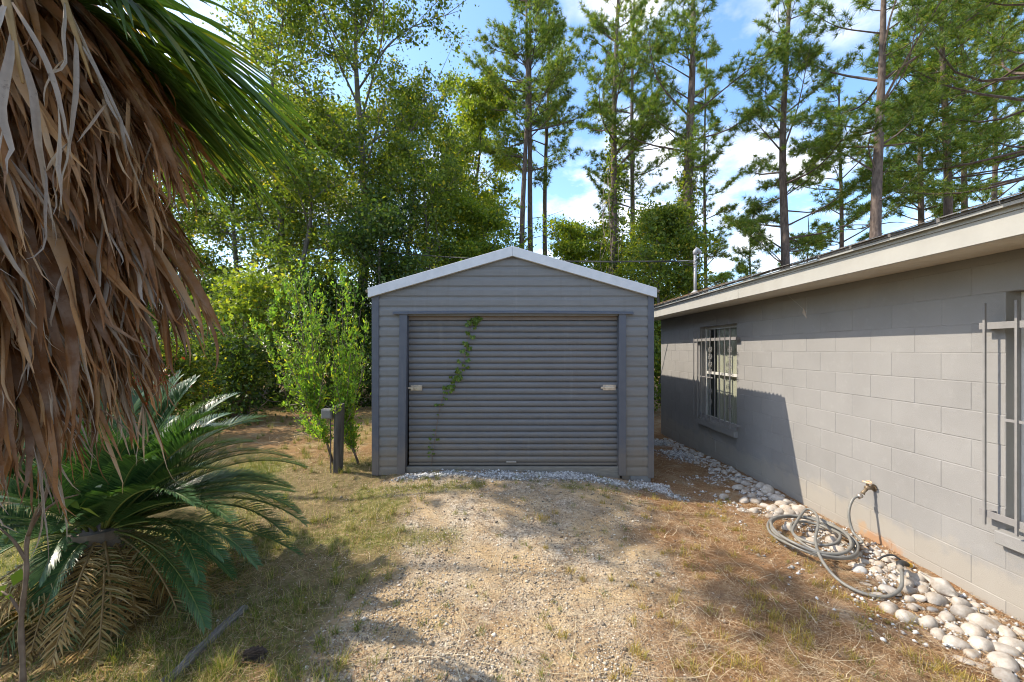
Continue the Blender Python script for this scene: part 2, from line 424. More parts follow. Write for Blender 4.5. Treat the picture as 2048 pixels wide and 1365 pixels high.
def glassmat():
    m, nt, b, out = newmat('window_glass')
    tr = nd(nt, 'ShaderNodeBsdfTransparent', {'Color': (0.86, 0.88, 0.87, 1)})
    gl = nd(nt, 'ShaderNodeBsdfGlossy', {'Color': (0.9, 0.92, 0.93, 1), 'Roughness': 0.03})
    lw = nd(nt, 'ShaderNodeLayerWeight', {'Blend': 0.5})
    pw = nd(nt, 'ShaderNodeMath', {0: lw.outputs['Facing'], 1: 4.0}, operation='POWER')
    fr = nd(nt, 'ShaderNodeMath', {0: pw.outputs[0], 1: 0.75, 2: 0.04}, operation='MULTIPLY_ADD')
    ms = nd(nt, 'ShaderNodeMixShader')
    nt.links.new(fr.outputs[0], ms.inputs[0]); nt.links.new(tr.outputs[0], ms.inputs[1]); nt.links.new(gl.outputs[0], ms.inputs[2])
    nt.links.new(ms.outputs[0], out.inputs[0])
    return m
MAT['glass'] = glassmat()

# ------------------------------------------------------------------ ground
WX = 3.235            # face of the house wall
SY = 5.17             # front of the shed

def gh(x, y):
    x = np.asarray(x, float); y = np.asarray(y, float)
    mound = 0.175 * np.exp(-((x + 0.25) / 1.72) ** 4) * sst(y, 2.9, 4.85)
    left = 0.13 * sst(-x, 0.6, 2.2) * sst(y, 2.6, 5.0)
    z = 0.02 + np.maximum(mound, left)
    z = z - 0.12 * sst(x, 1.2, 2.6) * sst(y, 5.0, 9.0)
    z = z + 0.012 * vnoise(x, y, 0.55, 1) + 0.008 * vnoise(x, y, 0.21, 2)
    near = 1 - sst(y, 7, 10)
    z = z + near * (0.0045 * vnoise(x, y, 0.085, 3) + 0.003 * vnoise(x, y, 0.04, 4))
    far = sst(np.hypot(x, y), 14, 60)
    return z + far * 0.4 * vnoise(x, y, 9.0, 5)

def zones(x, y):
    """how far a spot belongs to bare drive, pine straw, grass, white gravel"""
    x = np.asarray(x, float); y = np.asarray(y, float)
    w = 0.22 * vnoise(x, y, 0.5, 11) + 0.12 * vnoise(x, y, 0.17, 12)
    xl = -1.12 - 0.28 * sst(y, 3.6, 4.9)
    xr = 0.85 + 0.16 * (y - 2.1)
    drive = sst(x + w, xl - 0.18, xl + 0.22) * (1 - sst(x + w, xr - 0.25, xr + 0.35)) * (1 - sst(y, 5.0, 5.4))
    tongue = np.exp(-((y - 3.62 - 0.1 * w) / 0.13) ** 2) * sst(-x + w, 0.25, 0.7)
    strip = np.exp(-((y - 4.62 + 0.4 * w) / 0.16) ** 2) * sst(vnoise(x, y, 0.4, 14) + 0.6 * (x < 0.3), 0.05, 0.5) * (x > -1.8) * (x < 1.2)
    green = np.clip((1 - sst(x + w, xl - 0.25, xl + 0.15)) * (0.35 + 0.65 * sst(vnoise(x, y, 0.6, 15), -0.2, 0.35)) * (1 - 0.6 * sst(y, 5.4, 6.6)) + 0.8 * tongue + 0.9 * strip, 0, 1)
    straw = np.clip(sst(x + w, xr - 0.3, xr + 0.3) + sst(y, 5.2, 6.0), 0, 1)
    white = np.clip(np.exp(-((y - 5.0 - 0.45 * w) / 0.12) ** 2) * (0.55 + 0.45 * sst(vnoise(x, y, 0.28, 19), -0.3, 0.2)) * sst(x + 0.4 * w, -1.5, -1.25) * (1 - sst(x, 1.75, 2.0)), 0, 1)
    white = np.maximum(white, np.exp(-((x - 1.75 - 0.55 * (4.95 - y)) / 0.07) ** 2) * sst(y, 4.55, 4.75) * (1 - sst(y, 5.0, 5.15)) * 0.9)
    white = np.maximum(white, 0.55 * np.exp(-((x - 2.8 + 0.25 * w) / 0.26) ** 2) * sst(vnoise(x, y, 0.5, 18), -0.5, 0.3) * sst(y, 5.9, 7.2) * (1 - sst(y, 8.6, 9.2)))
    white = np.maximum(white, 0.22 * np.exp(-((x - 2.75) / 0.4) ** 2) * sst(y, 2.0, 2.4) * (1 - sst(y, 5.2, 6.4)) * sst(vnoise(x, y, 0.2, 16), -0.3, 0.3))
    return drive, straw, green, white

def axis(lo, dense0, dense1, hi, step, grow=1.18):
    mid = list(np.arange(dense0, dense1 + 1e-6, step))
    a, s = [], step
    v = dense0
    while v > lo:
        s *= grow; v -= s; a.append(v)
    b, s, v = [], step, dense1
    while v < hi:
        s *= grow; v += s; b.append(v)
    return np.array(a[::-1] + mid + b)
gx = axis(-170, -3.2, 3.3, 170, 0.026)
gy = axis(-30, 1.9, 5.6, 230, 0.026)
GX, GY = np.meshgrid(gx, gy)
GZ = gh(GX, GY)
nx, ny = len(gx), len(gy)
idx = np.arange(nx * ny).reshape(ny, nx)
GF = np.stack([idx[:-1, :-1], idx[:-1, 1:], idx[1:, 1:], idx[1:, :-1]], -1).reshape(-1, 4)

def groundmat():
    m, nt, b, out = newmat('yard_ground')
    p = pos(nt)
    A = lambda n: nd(nt, 'ShaderNodeAttribute', attribute_name=n).outputs['Fac']
    big = noise(nt, 0.8, 5, 0.6, p)
    fine = noise(nt, 34, 6, 0.7, p)
    sand = ramp(nt, noise(nt, 3.2, 7, 0.65, p), [(0.28, (0.31, 0.21, 0.11)), (0.5, (0.46, 0.33, 0.18)), (0.75, (0.58, 0.435, 0.25))])
    sand = mixc(nt, ramp(nt, fine, [(0.5, 0.0), (0.68, 0.6)]), sand, (0.24, 0.18, 0.115))
    vo = nd(nt, 'ShaderNodeTexVoronoi', {'Vector': p, 'Scale': 62.0, 'Randomness': 1.0})
    stone = ramp(nt, nd(nt, 'ShaderNodeSeparateColor', {0: vo.outputs['Color']}).outputs[0], [(0.0, (0.17, 0.145, 0.115)), (0.5, (0.40, 0.335, 0.25)), (1, (0.64, 0.57, 0.46))])
    grav = ramp(nt, noise(nt, 1.7, 4, 0.6, p), [(0.40, 0.0), (0.62, 0.75)])
    sand = mixc(nt, grav, sand, stone)
    sand = mixc(nt, ramp(nt, noise(nt, 1.3, 5, 0.6, scaled(nt, p, (1, 1.6, 1))), [(0.55, 0.0), (0.7, 0.55)]), sand, (0.22, 0.19, 0.155))
    straw = ramp(nt, noise(nt, 26, 6, 0.75, scaled(nt, p, (1, 2.4, 1)), 1.2), [(0.3, (0.14, 0.072, 0.034)), (0.55, (0.30, 0.165, 0.078)), (0.75, (0.44, 0.28, 0.145))])
    straw = mixc(nt, ramp(nt, noise(nt, 2.6, 4, 0.6, p), [(0.5, 0.0), (0.68, 0.7)]), straw, sand)
    grass = ramp(nt, noise(nt, 18, 6, 0.7, p), [(0.3, (0.10, 0.09, 0.032)), (0.5, (0.19, 0.185, 0.052)), (0.72, (0.42, 0.33, 0.16))])
    wht = ramp(nt, nd(nt, 'ShaderNodeSeparateColor', {0: nd(nt, 'ShaderNodeTexVoronoi', {'Vector': p, 'Scale': 42.0}).outputs['Color']}).outputs[0], [(0, (0.33, 0.31, 0.28)), (0.6, (0.6, 0.58, 0.55)), (1, (0.76, 0.75, 0.73))])
    litter = ramp(nt, noise(nt, 9, 7, 0.75, p), [(0.3, (0.085, 0.055, 0.033)), (0.52, (0.20, 0.135, 0.078)), (0.72, (0.33, 0.245, 0.145))])
    c = mixc(nt, A('straw'), litter, straw)
    c = mixc(nt, A('drive'), c, sand)
    c = mixc(nt, A('green'), c, grass)
    c = mixc(nt, A('white'), c, wht)
    nt.links.new(c, b.inputs['Base Color'])
    b.inputs['Roughness'].default_value = 0.9
    b.inputs['Specular IOR Level'].default_value = 0.12
    h = nd(nt, 'ShaderNodeMath', {0: noise(nt, 70, 5, 0.75, p), 1: vo.outputs['Distance']}, operation='ADD').outputs[0]
    nt.links.new(bump(nt, h, 0.8, 0.012), b.inputs['Normal'])
    return m
gme = fast_mesh('ground', np.stack([GX, GY, GZ], -1), GF, groundmat(), True)
zd = zones(GX.ravel(), GY.ravel())
for nm, arr in zip(('drive', 'straw', 'green', 'white'), zd):
    at = gme.attributes.new(nm, 'FLOAT', 'POINT'); at.data.foreach_set('value', arr.astype(np.float32))
tag(link('ground', gme), kind='structure')

def gpt(px, py, z=None):
    """ground spot seen at a pixel of the photograph"""
    zz = 0.03 if z is None else z
    for _ in range(6):
        Y = FPX * (CAMZ - zz) / (py - 699.0); X = (px - 1028.0) / FPX * Y
        if z is not None: break
        zz = float(gh(X, Y))
    return X, Y, zz

# ------------------------------------------------------------------ house
HY0, HY1 = -2.2, 8.79
house = thing('house', (WX, HY1, 0.0), 'long grey painted concrete block house with cream eave along the right side', 'house')
CH, BL = 0.2032, 0.4064
ROWS = [1.722 + 0.2032 * 3 - CH * k for k in range(0, 14)]       # joint heights, top down
WINS = [(5.92, 7.10, 0.503, 2.129), (1.30, 2.681, 0.503, 2.129)]
wb = MB()
def wall_quads(mb):
    """wall core around the openings, its face 5 mm behind the blocks"""
    x0, x1 = WX + 0.0025, WX + 0.19
    zs = [-0.35, 0.503, 2.129, 2.41]
    mb.box(x0, x1, HY0, HY1 - 0.004, zs[0], zs[1]); mb.box(x0, x1, HY0, HY1 - 0.004, zs[2], zs[3])
    ys = [HY0] + [v for w in sorted(WINS) for v in w[:2]] + [HY1 - 0.004]
    for a, b in zip(ys[::2], ys[1::2]): mb.box(x0, x1, a, b, zs[1], zs[2])
wall_quads(wb)
wall = wb.build('wall', MAT['block'], house)
# one block, slightly eased edges
bb = MB(); bb.box(0, 0.012, -BL / 2 + 0.0022, BL / 2 - 0.0022, -CH / 2 + 0.0022, CH / 2 - 0.0022)
block_me = bb.mesh('concrete_block', MAT['block'], bevel=0.003)
rng = random.Random(4)
hb = Vector((WX, HY1, 0))
for k in range(len(ROWS)):
    zt = ROWS[k]; zb = zt - CH
    if zt < -0.2: break
    zt2 = min(zt, 2.40)
    if zt2 - zb < 0.05: continue
    off = 3.084 if k % 2 == 1 else 3.084 - BL / 2
    n0 = math.floor((HY0 - off) / BL)
    y = off + n0 * BL
    while y < HY1:
        spans = [(max(y, HY0), min(y + BL, HY1))]
        for (wa, wz, wl, wh) in WINS:
            if zt2 > wl + 0.02 and zb < wh - 0.02:
                ns = []
                for a, b in spans:
                    if b <= wa or a >= wz: ns.append((a, b)); continue
                    if a < wa: ns.append((a, wa))
                    if b > wz: ns.append((wz, b))
                spans = ns
        for a, b in spans:
            if b - a < 0.05 or a < 0.6: continue
            o = link('concrete_block', block_me, wall, (rng.uniform(-0.0012, 0.0012), (a + b) / 2 - HY1, (zt2 + zb) / 2),
                     scale=(1, (b - a) / BL, (zt2 - zb) / CH))
        y += BL
# the other walls
ob = MB()
ob.box(WX + 0.006, 10.4, HY1, HY1 + 0.19, -0.35, 2.41)
ob.prism([(WX + 0.1, 2.411), (10.3, 2.411), (6.75, 3.5)], 'y', HY1 + 0.03, HY1 + 0.15)
ob.box(10.2, 10.4, HY0, HY1, -0.35, 2.41); ob.box(WX + 0.2, 10.2, HY0, HY0 + 0.19, -0.35, 2.41)
ob.build('end_wall', MAT['block'], house)
MB().box(WX + 0.6, 10.2, HY0 + 0.2, HY1 - 0.01, 2.30, 2.40).build('room_ceiling', MAT['dark'], house)
MB().box(WX + 1.2, WX + 1.25, HY0 + 0.2, HY1 - 0.01, -0.2, 2.29).build('room_partition', MAT['dark'], house)
# roof
EX, EZ, SL = 2.64, 2.560, 0.305
RXr = 6.75; RZ = EZ + SL * (RXr - EX)
rf = MB()
t = 0.02
y0, y1 = HY0 - 0.3, 9.15
rf.prism([(EX, EZ), (RXr, RZ), (10.86, EZ), (10.86, EZ - t), (RXr, RZ - t), (EX, EZ - t)], 'y', y0, y1)
roof = rf.build('roof', MAT['shingle'], house)
rg = random.Random(9)
y = 0.9
sh = MB(); sh.prism([(0, 0), (0.42, 0.42 * SL), (0.42, 0.42 * SL + 0.002), (0, 0.0045)], 'y', 0, 0.33)
sh_me = sh.mesh('shingle', MAT['shingle'])
row = 0
for row in range(3):
    y = 0.9 - 0.11 * row
    while y < 8.9:
        link('shingle', sh_me, roof, (EX - 0.02 + 0.14 * row + rg.uniform(-0.006, 0.006) - WX, y - HY1, EZ + SL * (0.14 * row - 0.02) + 0.0015 + 0.0022 * row + rg.uniform(0, 0.0015)),
             rot=(rg.uniform(-0.008, 0.008), 0, rg.uniform(-0.01, 0.01)), scale=(1, rg.uniform(0.93, 0.99), 1))
        y += 0.33
MB().prism([(2.652, 2.520), (2.656, 2.520), (2.656, 2.536), (2.690, 2.536), (2.690, 2.5385), (2.648, 2.5385)], 'y', y0, y1 - 0.01).build('drip_edge', MAT['drip'], house)
dm = MB(); dm.prism([(2.690, 2.4985), (2.712, 2.4985), (2.712, 2.5355), (2.690, 2.5355)], 'y', y0, y1 - 0.02)
dm.build('upper_fascia', MAT['drip'], house)
fa = MB()
for a, b in ((y0, 1.15), (1.152, 4.9), (4.902, 8.2), (8.202, y1 - 0.03)):
    MB().prism([(2.700, 2.362), (2.722, 2.362), (2.722, 2.498), (2.700, 2.498)], 'y', a, b).build('fascia_board', MAT['fascia'], house, bevel=0.002)
y = 0.9
sp = MB(); sp.prism([(0, 0), (0.46, 0.026), (0.46, 0.032), (0, 0.006)], 'y', 0.0, 0.098)
sp_me = sp.mesh('soffit_slat', MAT['soffit'], bevel=0.0015)
while y < 9.0:
    link('soffit_slat', sp_me, house, (2.7225 - WX, y - HY1, 2.366), scale=(1.10, 1, 1)); y += 0.1016
MB().box(2.7225, WX + 0.05, y0, y1 - 0.05, 2.4, 2.412).build('soffit_backing', MAT['dark'], house)

def scroll_pts(cx, cz, s, flip):
    out = []
    for i in range(15):
        a = i / 14 * math.pi * 1.75
        r = s * (1 - 0.62 * i / 14)
        out.append((cx + flip * (s - r * math.cos(a)), cz + r * math.sin(a) * 1.1))
    return out

def window(wy0, wy1, wl, wh, bars, scroll_bars, name_far):
    wx = WX + 0.10
    fr = MB()
    zs0 = wl + 0.07
    f = 0.045
    for (a, b, c, d) in ((wy0, wy1, zs0, zs0 + f), (wy0, wy1, wh - f, wh), (wy0, wy0 + f, zs0 + f, wh - f), (wy1 - f, wy1, zs0 + f, wh - f)):
        fr.box(wx, wx + 0.05, a, b, c, d)
    win = fr.build('window', MAT['winframe'], house, bevel=0.002)
    zm = (zs0 + wh) / 2
    MB().box(wx + 0.006, wx + 0.04, wy0 + f, wy1 - f, zm - 0.022, zm + 0.022).build('meeting_rail', MAT['winframe'], win, bevel=0.002)
    for a, b in ((zs0 + f, zm - 0.023), (zm + 0.023, wh - f)):
        MB().box(wx + 0.018, wx + 0.022, wy0 + f, wy1 - f, a, b).build('pane', MAT['glass'], win)
    # closed cream curtain behind the glass, gathered in soft folds
    n = 60
    ysv = np.linspace(wy0 + 0.01, wy1 - 0.26 if name_far else wy1 - 0.12, n)
    xv = wx + 0.075 + 0.008 * np.sin(ysv * 55) + 0.005 * np.sin(ysv * 23 + 1)
    V = np.concatenate([np.stack([xv, ysv, np.full(n, zs0)], -1), np.stack([xv, ysv, np.full(n, wh)], -1)])
    F = np.array([(i, i + 1, n + i + 1, n + i) for i in range(n - 1)])
    fbuild('curtain', V, F, MAT['blind'], win, True)
    # sill of two blocks laid flat, proud of the wall
    ym = (wy0 + wy1) / 2
    for a, b in ((wy0 - 0.03, ym - 0.002), (ym + 0.002, wy1 + 0.02)):
        s = MB(); s.prism([(WX - 0.055, wl - 0.035), (WX + 0.098, wl - 0.035), (WX + 0.098, wl + 0.075), (WX - 0.055, wl + 0.05)], 'y', a, b)
        s.build('window_sill', MAT['block'], house, bevel=0.005)
    # iron grille standing off the wall
    gxv = WX - 0.075
    g = MB(); g.box(gxv, gxv + 0.008, wy0 - 0.11, wy1 + 0.09, wh - 0.245, wh - 0.200)
    gr = g.build('window_grille', MAT['iron'], house, bevel=0.001)
    MB().box(gxv, gxv + 0.008, wy0 - 0.11, wy1 + 0.09, wl + 0.125, wl + 0.170).build('rail', MAT['iron'], gr, bevel=0.001)
    for yy in (wy0 - 0.10, wy1 + 0.05):
        for zz_ in (wh - 0.24, wl + 0.13):
            MB().box(gxv + 0.008, WX + 0.001, yy, yy + 0.03, zz_, zz_ + 0.032).build('bracket', MAT['iron'], gr)
    ysb = np.linspace(wy0 + 0.03, wy1 + 0.05, bars)
    for yy in ysb:
        MB().box(gxv - 0.0135, gxv - 0.0005, yy - 0.0065, yy + 0.0065, wl + 0.075, wh - 0.07).build('bar', MAT['iron'], gr)
    MB().box(gxv - 0.004, gxv - 0.0002, wy1 - 0.62 if name_far else wy1 - 0.4, wy1 - 0.06, (wl + wh) / 2 - 0.03, (wl + wh) / 2 - 0.012).build('cross_bar', MAT['iron'], gr)
    for bi in scroll_bars:
        yy = ysb[bi]
        for zc in (wh - 0.38, wh - 0.62, wh - 0.74, wh - 1.05, wh - 1.22, wh - 0.50):
            for fl in (-1, 1):
                for up in (1, -1):
                    pts = scroll_pts(yy + fl * 0.008, 0, 0.030, fl)
                    P = [(gxv - 0.007, q[0], zc + up * (q[1] + 0.008)) for q in pts]
                    m_ = MB(); m_.tube(P, 0.0042, 5); m_.build('scroll', MAT['iron'], gr)
    return win
window(*WINS[0], 9, (4, 0), True)
window(*WINS[1], 9, (4,), False)

# ------------------------------------------------------------------ shed
shed = thing('storage_shed', (0.0, SY, 0.1), 'grey vinyl sided storage shed with roll-up door and white gable trim', 'shed')
SXL, SXR = -1.804, 1.776
SYB = SY + 6.0
EZT = 2.50; RGX = -0.02; RGZ = 3.05         # top of the gable slope at the eave and at the ridge
def rake_top(x):
    half = 1.82
    return RGZ - (RGZ - 2.515) * abs(x - RGX) / half
def rake_bot(x): return rake_top(x) - 0.125
sbx = MB()
sbx.box(SXL + 0.03, SXL + 0.09, SY + 0.03, SYB, 0.08, 2.42); sbx.box(SXR - 0.09, SXR - 0.03, SY + 0.03, SYB, 0.08, 2.42)
sbx.box(SXL + 0.09, SXR - 0.09, SYB - 0.06, SYB, 0.08, 2.42)
sbx.box(SXL + 0.09, -1.40, SY + 0.03, SY + 0.09, 0.08, 2.20); sbx.box(1.38, SXR - 0.09, SY + 0.03, SY + 0.09, 0.08, 2.20)
sbx.prism([(SXL + 0.09, 2.2), (SXR - 0.09, 2.2), (SXR - 0.09, 2.45), (RGX, 2.98), (SXL + 0.09, 2.45)], 'y', SY + 0.03, SY + 0.09)
shed_wall = sbx.build('wall', MAT['siding'], shed)
SH = 0.127
prof = [(0.0, 0.000), (-0.0165, 0.001), (-0.0175, 0.008), (-0.016, 0.070), (-0.0125, 0.084), (-0.007, 0.096), (-0.0045, 0.108), (-0.004, SH)]   # (depth, height)
def board(zb, xa, xb, top=None):
    """Dutch-lap board; xa, xb functions of height; cut at top"""
    pts = [(d, h) for d, h in prof if top is None or zb + h < top - 0.002]
    if top is not None and zb + SH > top: pts.append((-0.004 if pts[-1][0] > -0.01 else -0.016, top - zb))
    if len(pts) < 3: return
    V, F = [], []
    for d, h in pts: V.append((xa(zb + h), SY + 0.022 + d, zb + h)); V.append((xb(zb + h), SY + 0.022 + d, zb + h))
    F = [(2 * i, 2 * i + 1, 2 * i + 3, 2 * i + 2) for i in range(len(pts) - 1)]
    n = len(pts)
    for i in range(n):   # back face points, to close the ends
        V.append((V[2 * i][0], SY + 0.028, V[2 * i][2])); V.append((V[2 * i + 1][0], SY + 0.028, V[2 * i + 1][2]))
    for i in range(n - 1):
        b0 = 2 * n + 2 * i
        F.append((2 * i, 2 * i + 2, b0 + 2, b0)); F.append((2 * i + 1, b0 + 1, b0 + 3, 2 * i + 3))
    m_ = MB(); m_.add(V, F); m_.build('siding_board', MAT['siding'], shed_wall)
zrow0 = 2.175 - SH * 15
for k in range(-1, 22):
    zb = zrow0 + k * SH
    if zb < 2.13:
        top = None if zb + SH < 2.19 else 2.175
        board(max(zb, 0.15), lambda z: SXL + 0.02, lambda z: -1.40)
        board(max(zb, 0.12) if k >= 0 else 0.141, lambda z: 1.385, lambda z: SXR - 0.02)
    else:
        def lim(s):
            def f(z):
                d = (RGZ - 0.10 - z) / (RGZ - 2.515) * 1.82
                return (max(SXL + 0.02, RGX - d) if s < 0 else min(SXR - 0.02, RGX + d))
            return f
        top = RGZ - 0.105
        if zb >= top - 0.03: continue
        board(zb, lim(-1), lim(1), top)
# boards of the two long sides
for sx_, xw in ((-1, SXL + 0.026), (1, SXR - 0.026)):
    sb = MB(); V = []
    for d, h in prof: V += [(-sx_ * d * -1.0, 0.0, h), (-sx_ * d * -1.0, SYB - SY - 0.10, h)]
    V = [(sx_ * abs(v[0]), v[1], v[2]) for v in V]
    sb.add(V, [(2 * i, 2 * i + 1, 2 * i + 3, 2 * i + 2) for i in range(len(prof) - 1)])
    sb_me = sb.mesh('siding_board', MAT['siding'])
    for k in range(-1, 17): link('siding_board', sb_me, shed_wall, (xw, 0.07, zrow0 + k * SH - 0.1))
for a, b, z0 in ((SXL, SXL + 0.088, 0.15), (SXR - 0.076, SXR, 0.115)):
    q = MB(); q.box(a, b, SY - 0.006, SY + 0.07, z0, min(rake_top(a), rake_top(b)) - 0.06)
    q.build('corner_trim', MAT['trim'], shed, bevel=0.003)
for xa, xb, lean in ((-1.448, -1.35, -0.03), (1.328, 1.418, 0.0)):
    q = MB()
    V = [(xa + lean, SY - 0.022, 0.15), (xb + lean, SY - 0.022, 0.15), (xb, SY - 0.022, 2.20), (xa, SY - 0.022, 2.20),
         (xa + lean, SY + 0.1, 0.15), (xb + lean, SY + 0.1, 0.15), (xb, SY + 0.1, 2.20), (xa, SY + 0.1, 2.20)]
    q.add(V, [(0, 1, 2, 3), (7, 6, 5, 4), (0, 4, 5, 1), (1, 5, 6, 2), (2, 6, 7, 3), (3, 7, 4, 0)])
    q.build('door_jamb', MAT['trim'], shed, bevel=0.003)
# bent flashing over the door
n = 24
fx = np.linspace(-1.53, 1.51, n); fz = 2.205 + 0.012 * np.sin(np.linspace(0, math.pi, n))
V = []
for a, z in zip(fx, fz):
    V += [(a, SY + 0.02, z + 0.03), (a, SY - 0.034, z + 0.006), (a, SY - 0.034, z - 0.014), (a, SY + 0.02, z - 0.002)]
F = [(4 * i + j, 4 * i + 4 + j, 4 * i + 4 + (j + 1) % 4, 4 * i + (j + 1) % 4) for i in range(n - 1) for j in range(4)] + [(0, 1, 2, 3), (4 * n - 1, 4 * n - 2, 4 * n - 3, 4 * n - 4)]
m_ = MB(); m_.add(V, F); m_.build('door_header', MAT['trim'], shed)
MB().box(-1.349, 1.327, SY + 0.062, SY + 0.1, 2.125, 2.2).build('header_board', MAT['headwood'], shed)
MB().box(-1.375, 1.35, SY + 0.03, SY + 0.16, 0.08, 0.247).build('threshold', MAT['thresh'], shed, bevel=0.004)
MB().box(SXL + 0.05, SXR - 0.045, SY + 0.02, SYB - 0.05, -0.15, 0.079).build('foundation', MAT['found'], shed)
MB().box(1.48, SXR - 0.04, SY + 0.006, SY + 0.0195, -0.1, 0.138).build('skirt_board', MAT['found'], shed, bevel=0.003)
# roll-up door
DY = SY + 0.085
d0 = MB(); d0.box(-1.352, 1.33, DY - 0.012, DY + 0.02, 0.262, 0.29)
door = d0.build('roll_up_door', MAT['door'], shed, bevel=0.003)
ns = 23; zt = 2.128; dz = (zt - 0.29) / ns
sl = MB()
pp = [(0.010, 0.0), (0.003, 0.003), (-0.007, 0.011), (-0.0105, 0.022), (-0.0115, 0.042), (-0.010, 0.057), (-0.004, 0.070), (0.010, dz)]
V = []
for d, h in pp: V += [(-1.352, d, h), (1.33, d, h)]
sl.add(V, [(2 * i, 2 * i + 1, 2 * i + 3, 2 * i + 2) for i in range(len(pp) - 1)])
sl_me = sl.mesh('door_slat', MAT['door'], smooth=True)
for i in range(ns):
    link('door_slat', sl_me, door, (0, DY - SY, 0.29 + i * dz - 0.1))
def latch(cx, cz, w, nice):
    l = MB()
    l.box(cx - w / 2, cx + w / 2, DY - 0.019, DY - 0.0135, cz - 0.036, cz + 0.036)
    l.box(cx - w / 2 - 0.03, cx + w / 2 - 0.02, DY - 0.040, DY - 0.0195, cz - 0.012, cz + 0.012)
    if nice:
        l.box(cx - w / 2 + 0.01, cx - w / 2 + 0.04, DY - 0.045, DY - 0.0195, cz - 0.034, cz + 0.034)
        l.box(cx + w / 2 - 0.045, cx + w / 2 - 0.012, DY - 0.045, DY - 0.0195, cz - 0.034, cz + 0.034)
    l.build('latch', MAT['bolt'], door, bevel=0.002)
latch(-1.255, 1.255, 0.15, True); latch(1.225, 1.258, 0.165, False)
MB().box(-0.10, 0.03, DY - 0.028, DY - 0.014, 0.295, 0.312).build('pull_handle', MAT['bolt'], door, bevel=0.002)
# corrugated roof, ridges running up the slope
sw = 0.0762
yv = np.arange(SY + 0.012, SYB + 0.15, sw / 6)
us = np.linspace(0, 1, 2)
def roofside(sgn):
    V = []
    xe = RGX + sgn * 1.875
    for yy in yv:
        w = 0.016 * (2 * abs(2 * ((yy / sw) % 1) - 1) - 1)
        V.append((RGX, yy, RGZ - 0.012 + w)); V.append((xe, yy, RGZ - 0.012 - (RGZ - 2.515) / 1.82 * 1.875 + w))
    F = [(2 * i, 2 * i + 1, 2 * i + 3, 2 * i + 2) for i in range(len(yv) - 1)]
    return V, F
r1 = MB()
for s_ in (-1, 1): r1.add(*roofside(s_))
shroof = r1.build('roof', MAT['galv'], shed, smooth=True)
for s_ in (-1, 1):
    xe = RGX + s_ * 1.82
    poly = [(RGX, RGZ), (xe, 2.522), (xe, 2.400), (RGX, RGZ - 0.125)]
    if s_ > 0: poly[0] = (RGX + 0.001, RGZ); poly[3] = (RGX + 0.001, RGZ - 0.125)
    q = MB(); q.prism(poly, 'y', SY - 0.045, SY + 0.008)
    q.build('gable_trim', MAT['white_trim'], shroof, bevel=0.003)

# ------------------------------------------------------------------ smaller things
def spline(P, n):
    """Catmull-Rom through points"""
    P = np.asarray(P, float)
    Q = np.concatenate([[2 * P[0] - P[1]], P, [2 * P[-1] - P[-2]]])
    out = []
    m = len(P) - 1
    for t in np.linspace(0, m - 1e-6, n):
        i = int(t); f = t - i
        a, b, c, d = Q[i], Q[i + 1], Q[i + 2], Q[i + 3]
        out.append(0.5 * (2 * b + (c - a) * f + (2 * a - 5 * b + 4 * c - d) * f * f + (3 * b - a - 3 * c + d) * f ** 3))
    return np.array(out)

def on_wall(px, py, x=WX):
    Y = FPX * x / (px - 1028.0)
    return (x, Y, CAMZ - (py - 699.0) * Y / FPX)

# wooden post with an outlet box
pz = float(gh(-2.28, 5.28))
post = thing('wooden_post', (-2.28, 5.28, pz - 0.1), 'short weathered wooden post with small grey outlet box beside the shed', 'post')
q = MB()
lv = [(pz - 0.1, 0.058), (pz + 0.3, 0.060), (pz + 0.6, 0.061), (pz + 0.82, 0.062), (pz + 0.87, 0.060)]
V = []; n = 10; rg = random.Random(2)
jit = [rg.uniform(0.9, 1.08) for _ in range(n)]
for z, r in lv:
    for i in range(n):
        a = i / n * 2 * math.pi
        V.append((-2.28 + (z - pz) * 0.02 + r * jit[i] * math.cos(a), 5.28 + r * jit[i] * math.sin(a), z + (0.02 * math.sin(a + 1) if z > pz + 0.86 else 0)))
F = [(k * n + i, k * n + (i + 1) % n, (k + 1) * n + (i + 1) % n, (k + 1) * n + i) for k in range(len(lv) - 1) for i in range(n)] + [tuple(range(4 * n, 5 * n))]
q.add(V, F); q.build('post', MAT['post'], post)
q = MB(); q.box(-2.47, -2.338, 5.215, 5.30, pz + 0.70, pz + 0.825); bx_ = q.build('outlet_box', MAT['boxgrey'], post, bevel=0.006)
q = MB(); q.box(-2.458, -2.35, 5.205, 5.2145, pz + 0.712, pz + 0.813); q.build('cover', MAT['boxgrey'], bx_, bevel=0.004)
q = MB(); q.tube([(-2.36, 5.24, pz + 0.70), (-2.358, 5.24, pz + 0.3), (-2.355, 5.24, pz - 0.05)], 0.008, 6); q.build('conduit', MAT['post'], post)

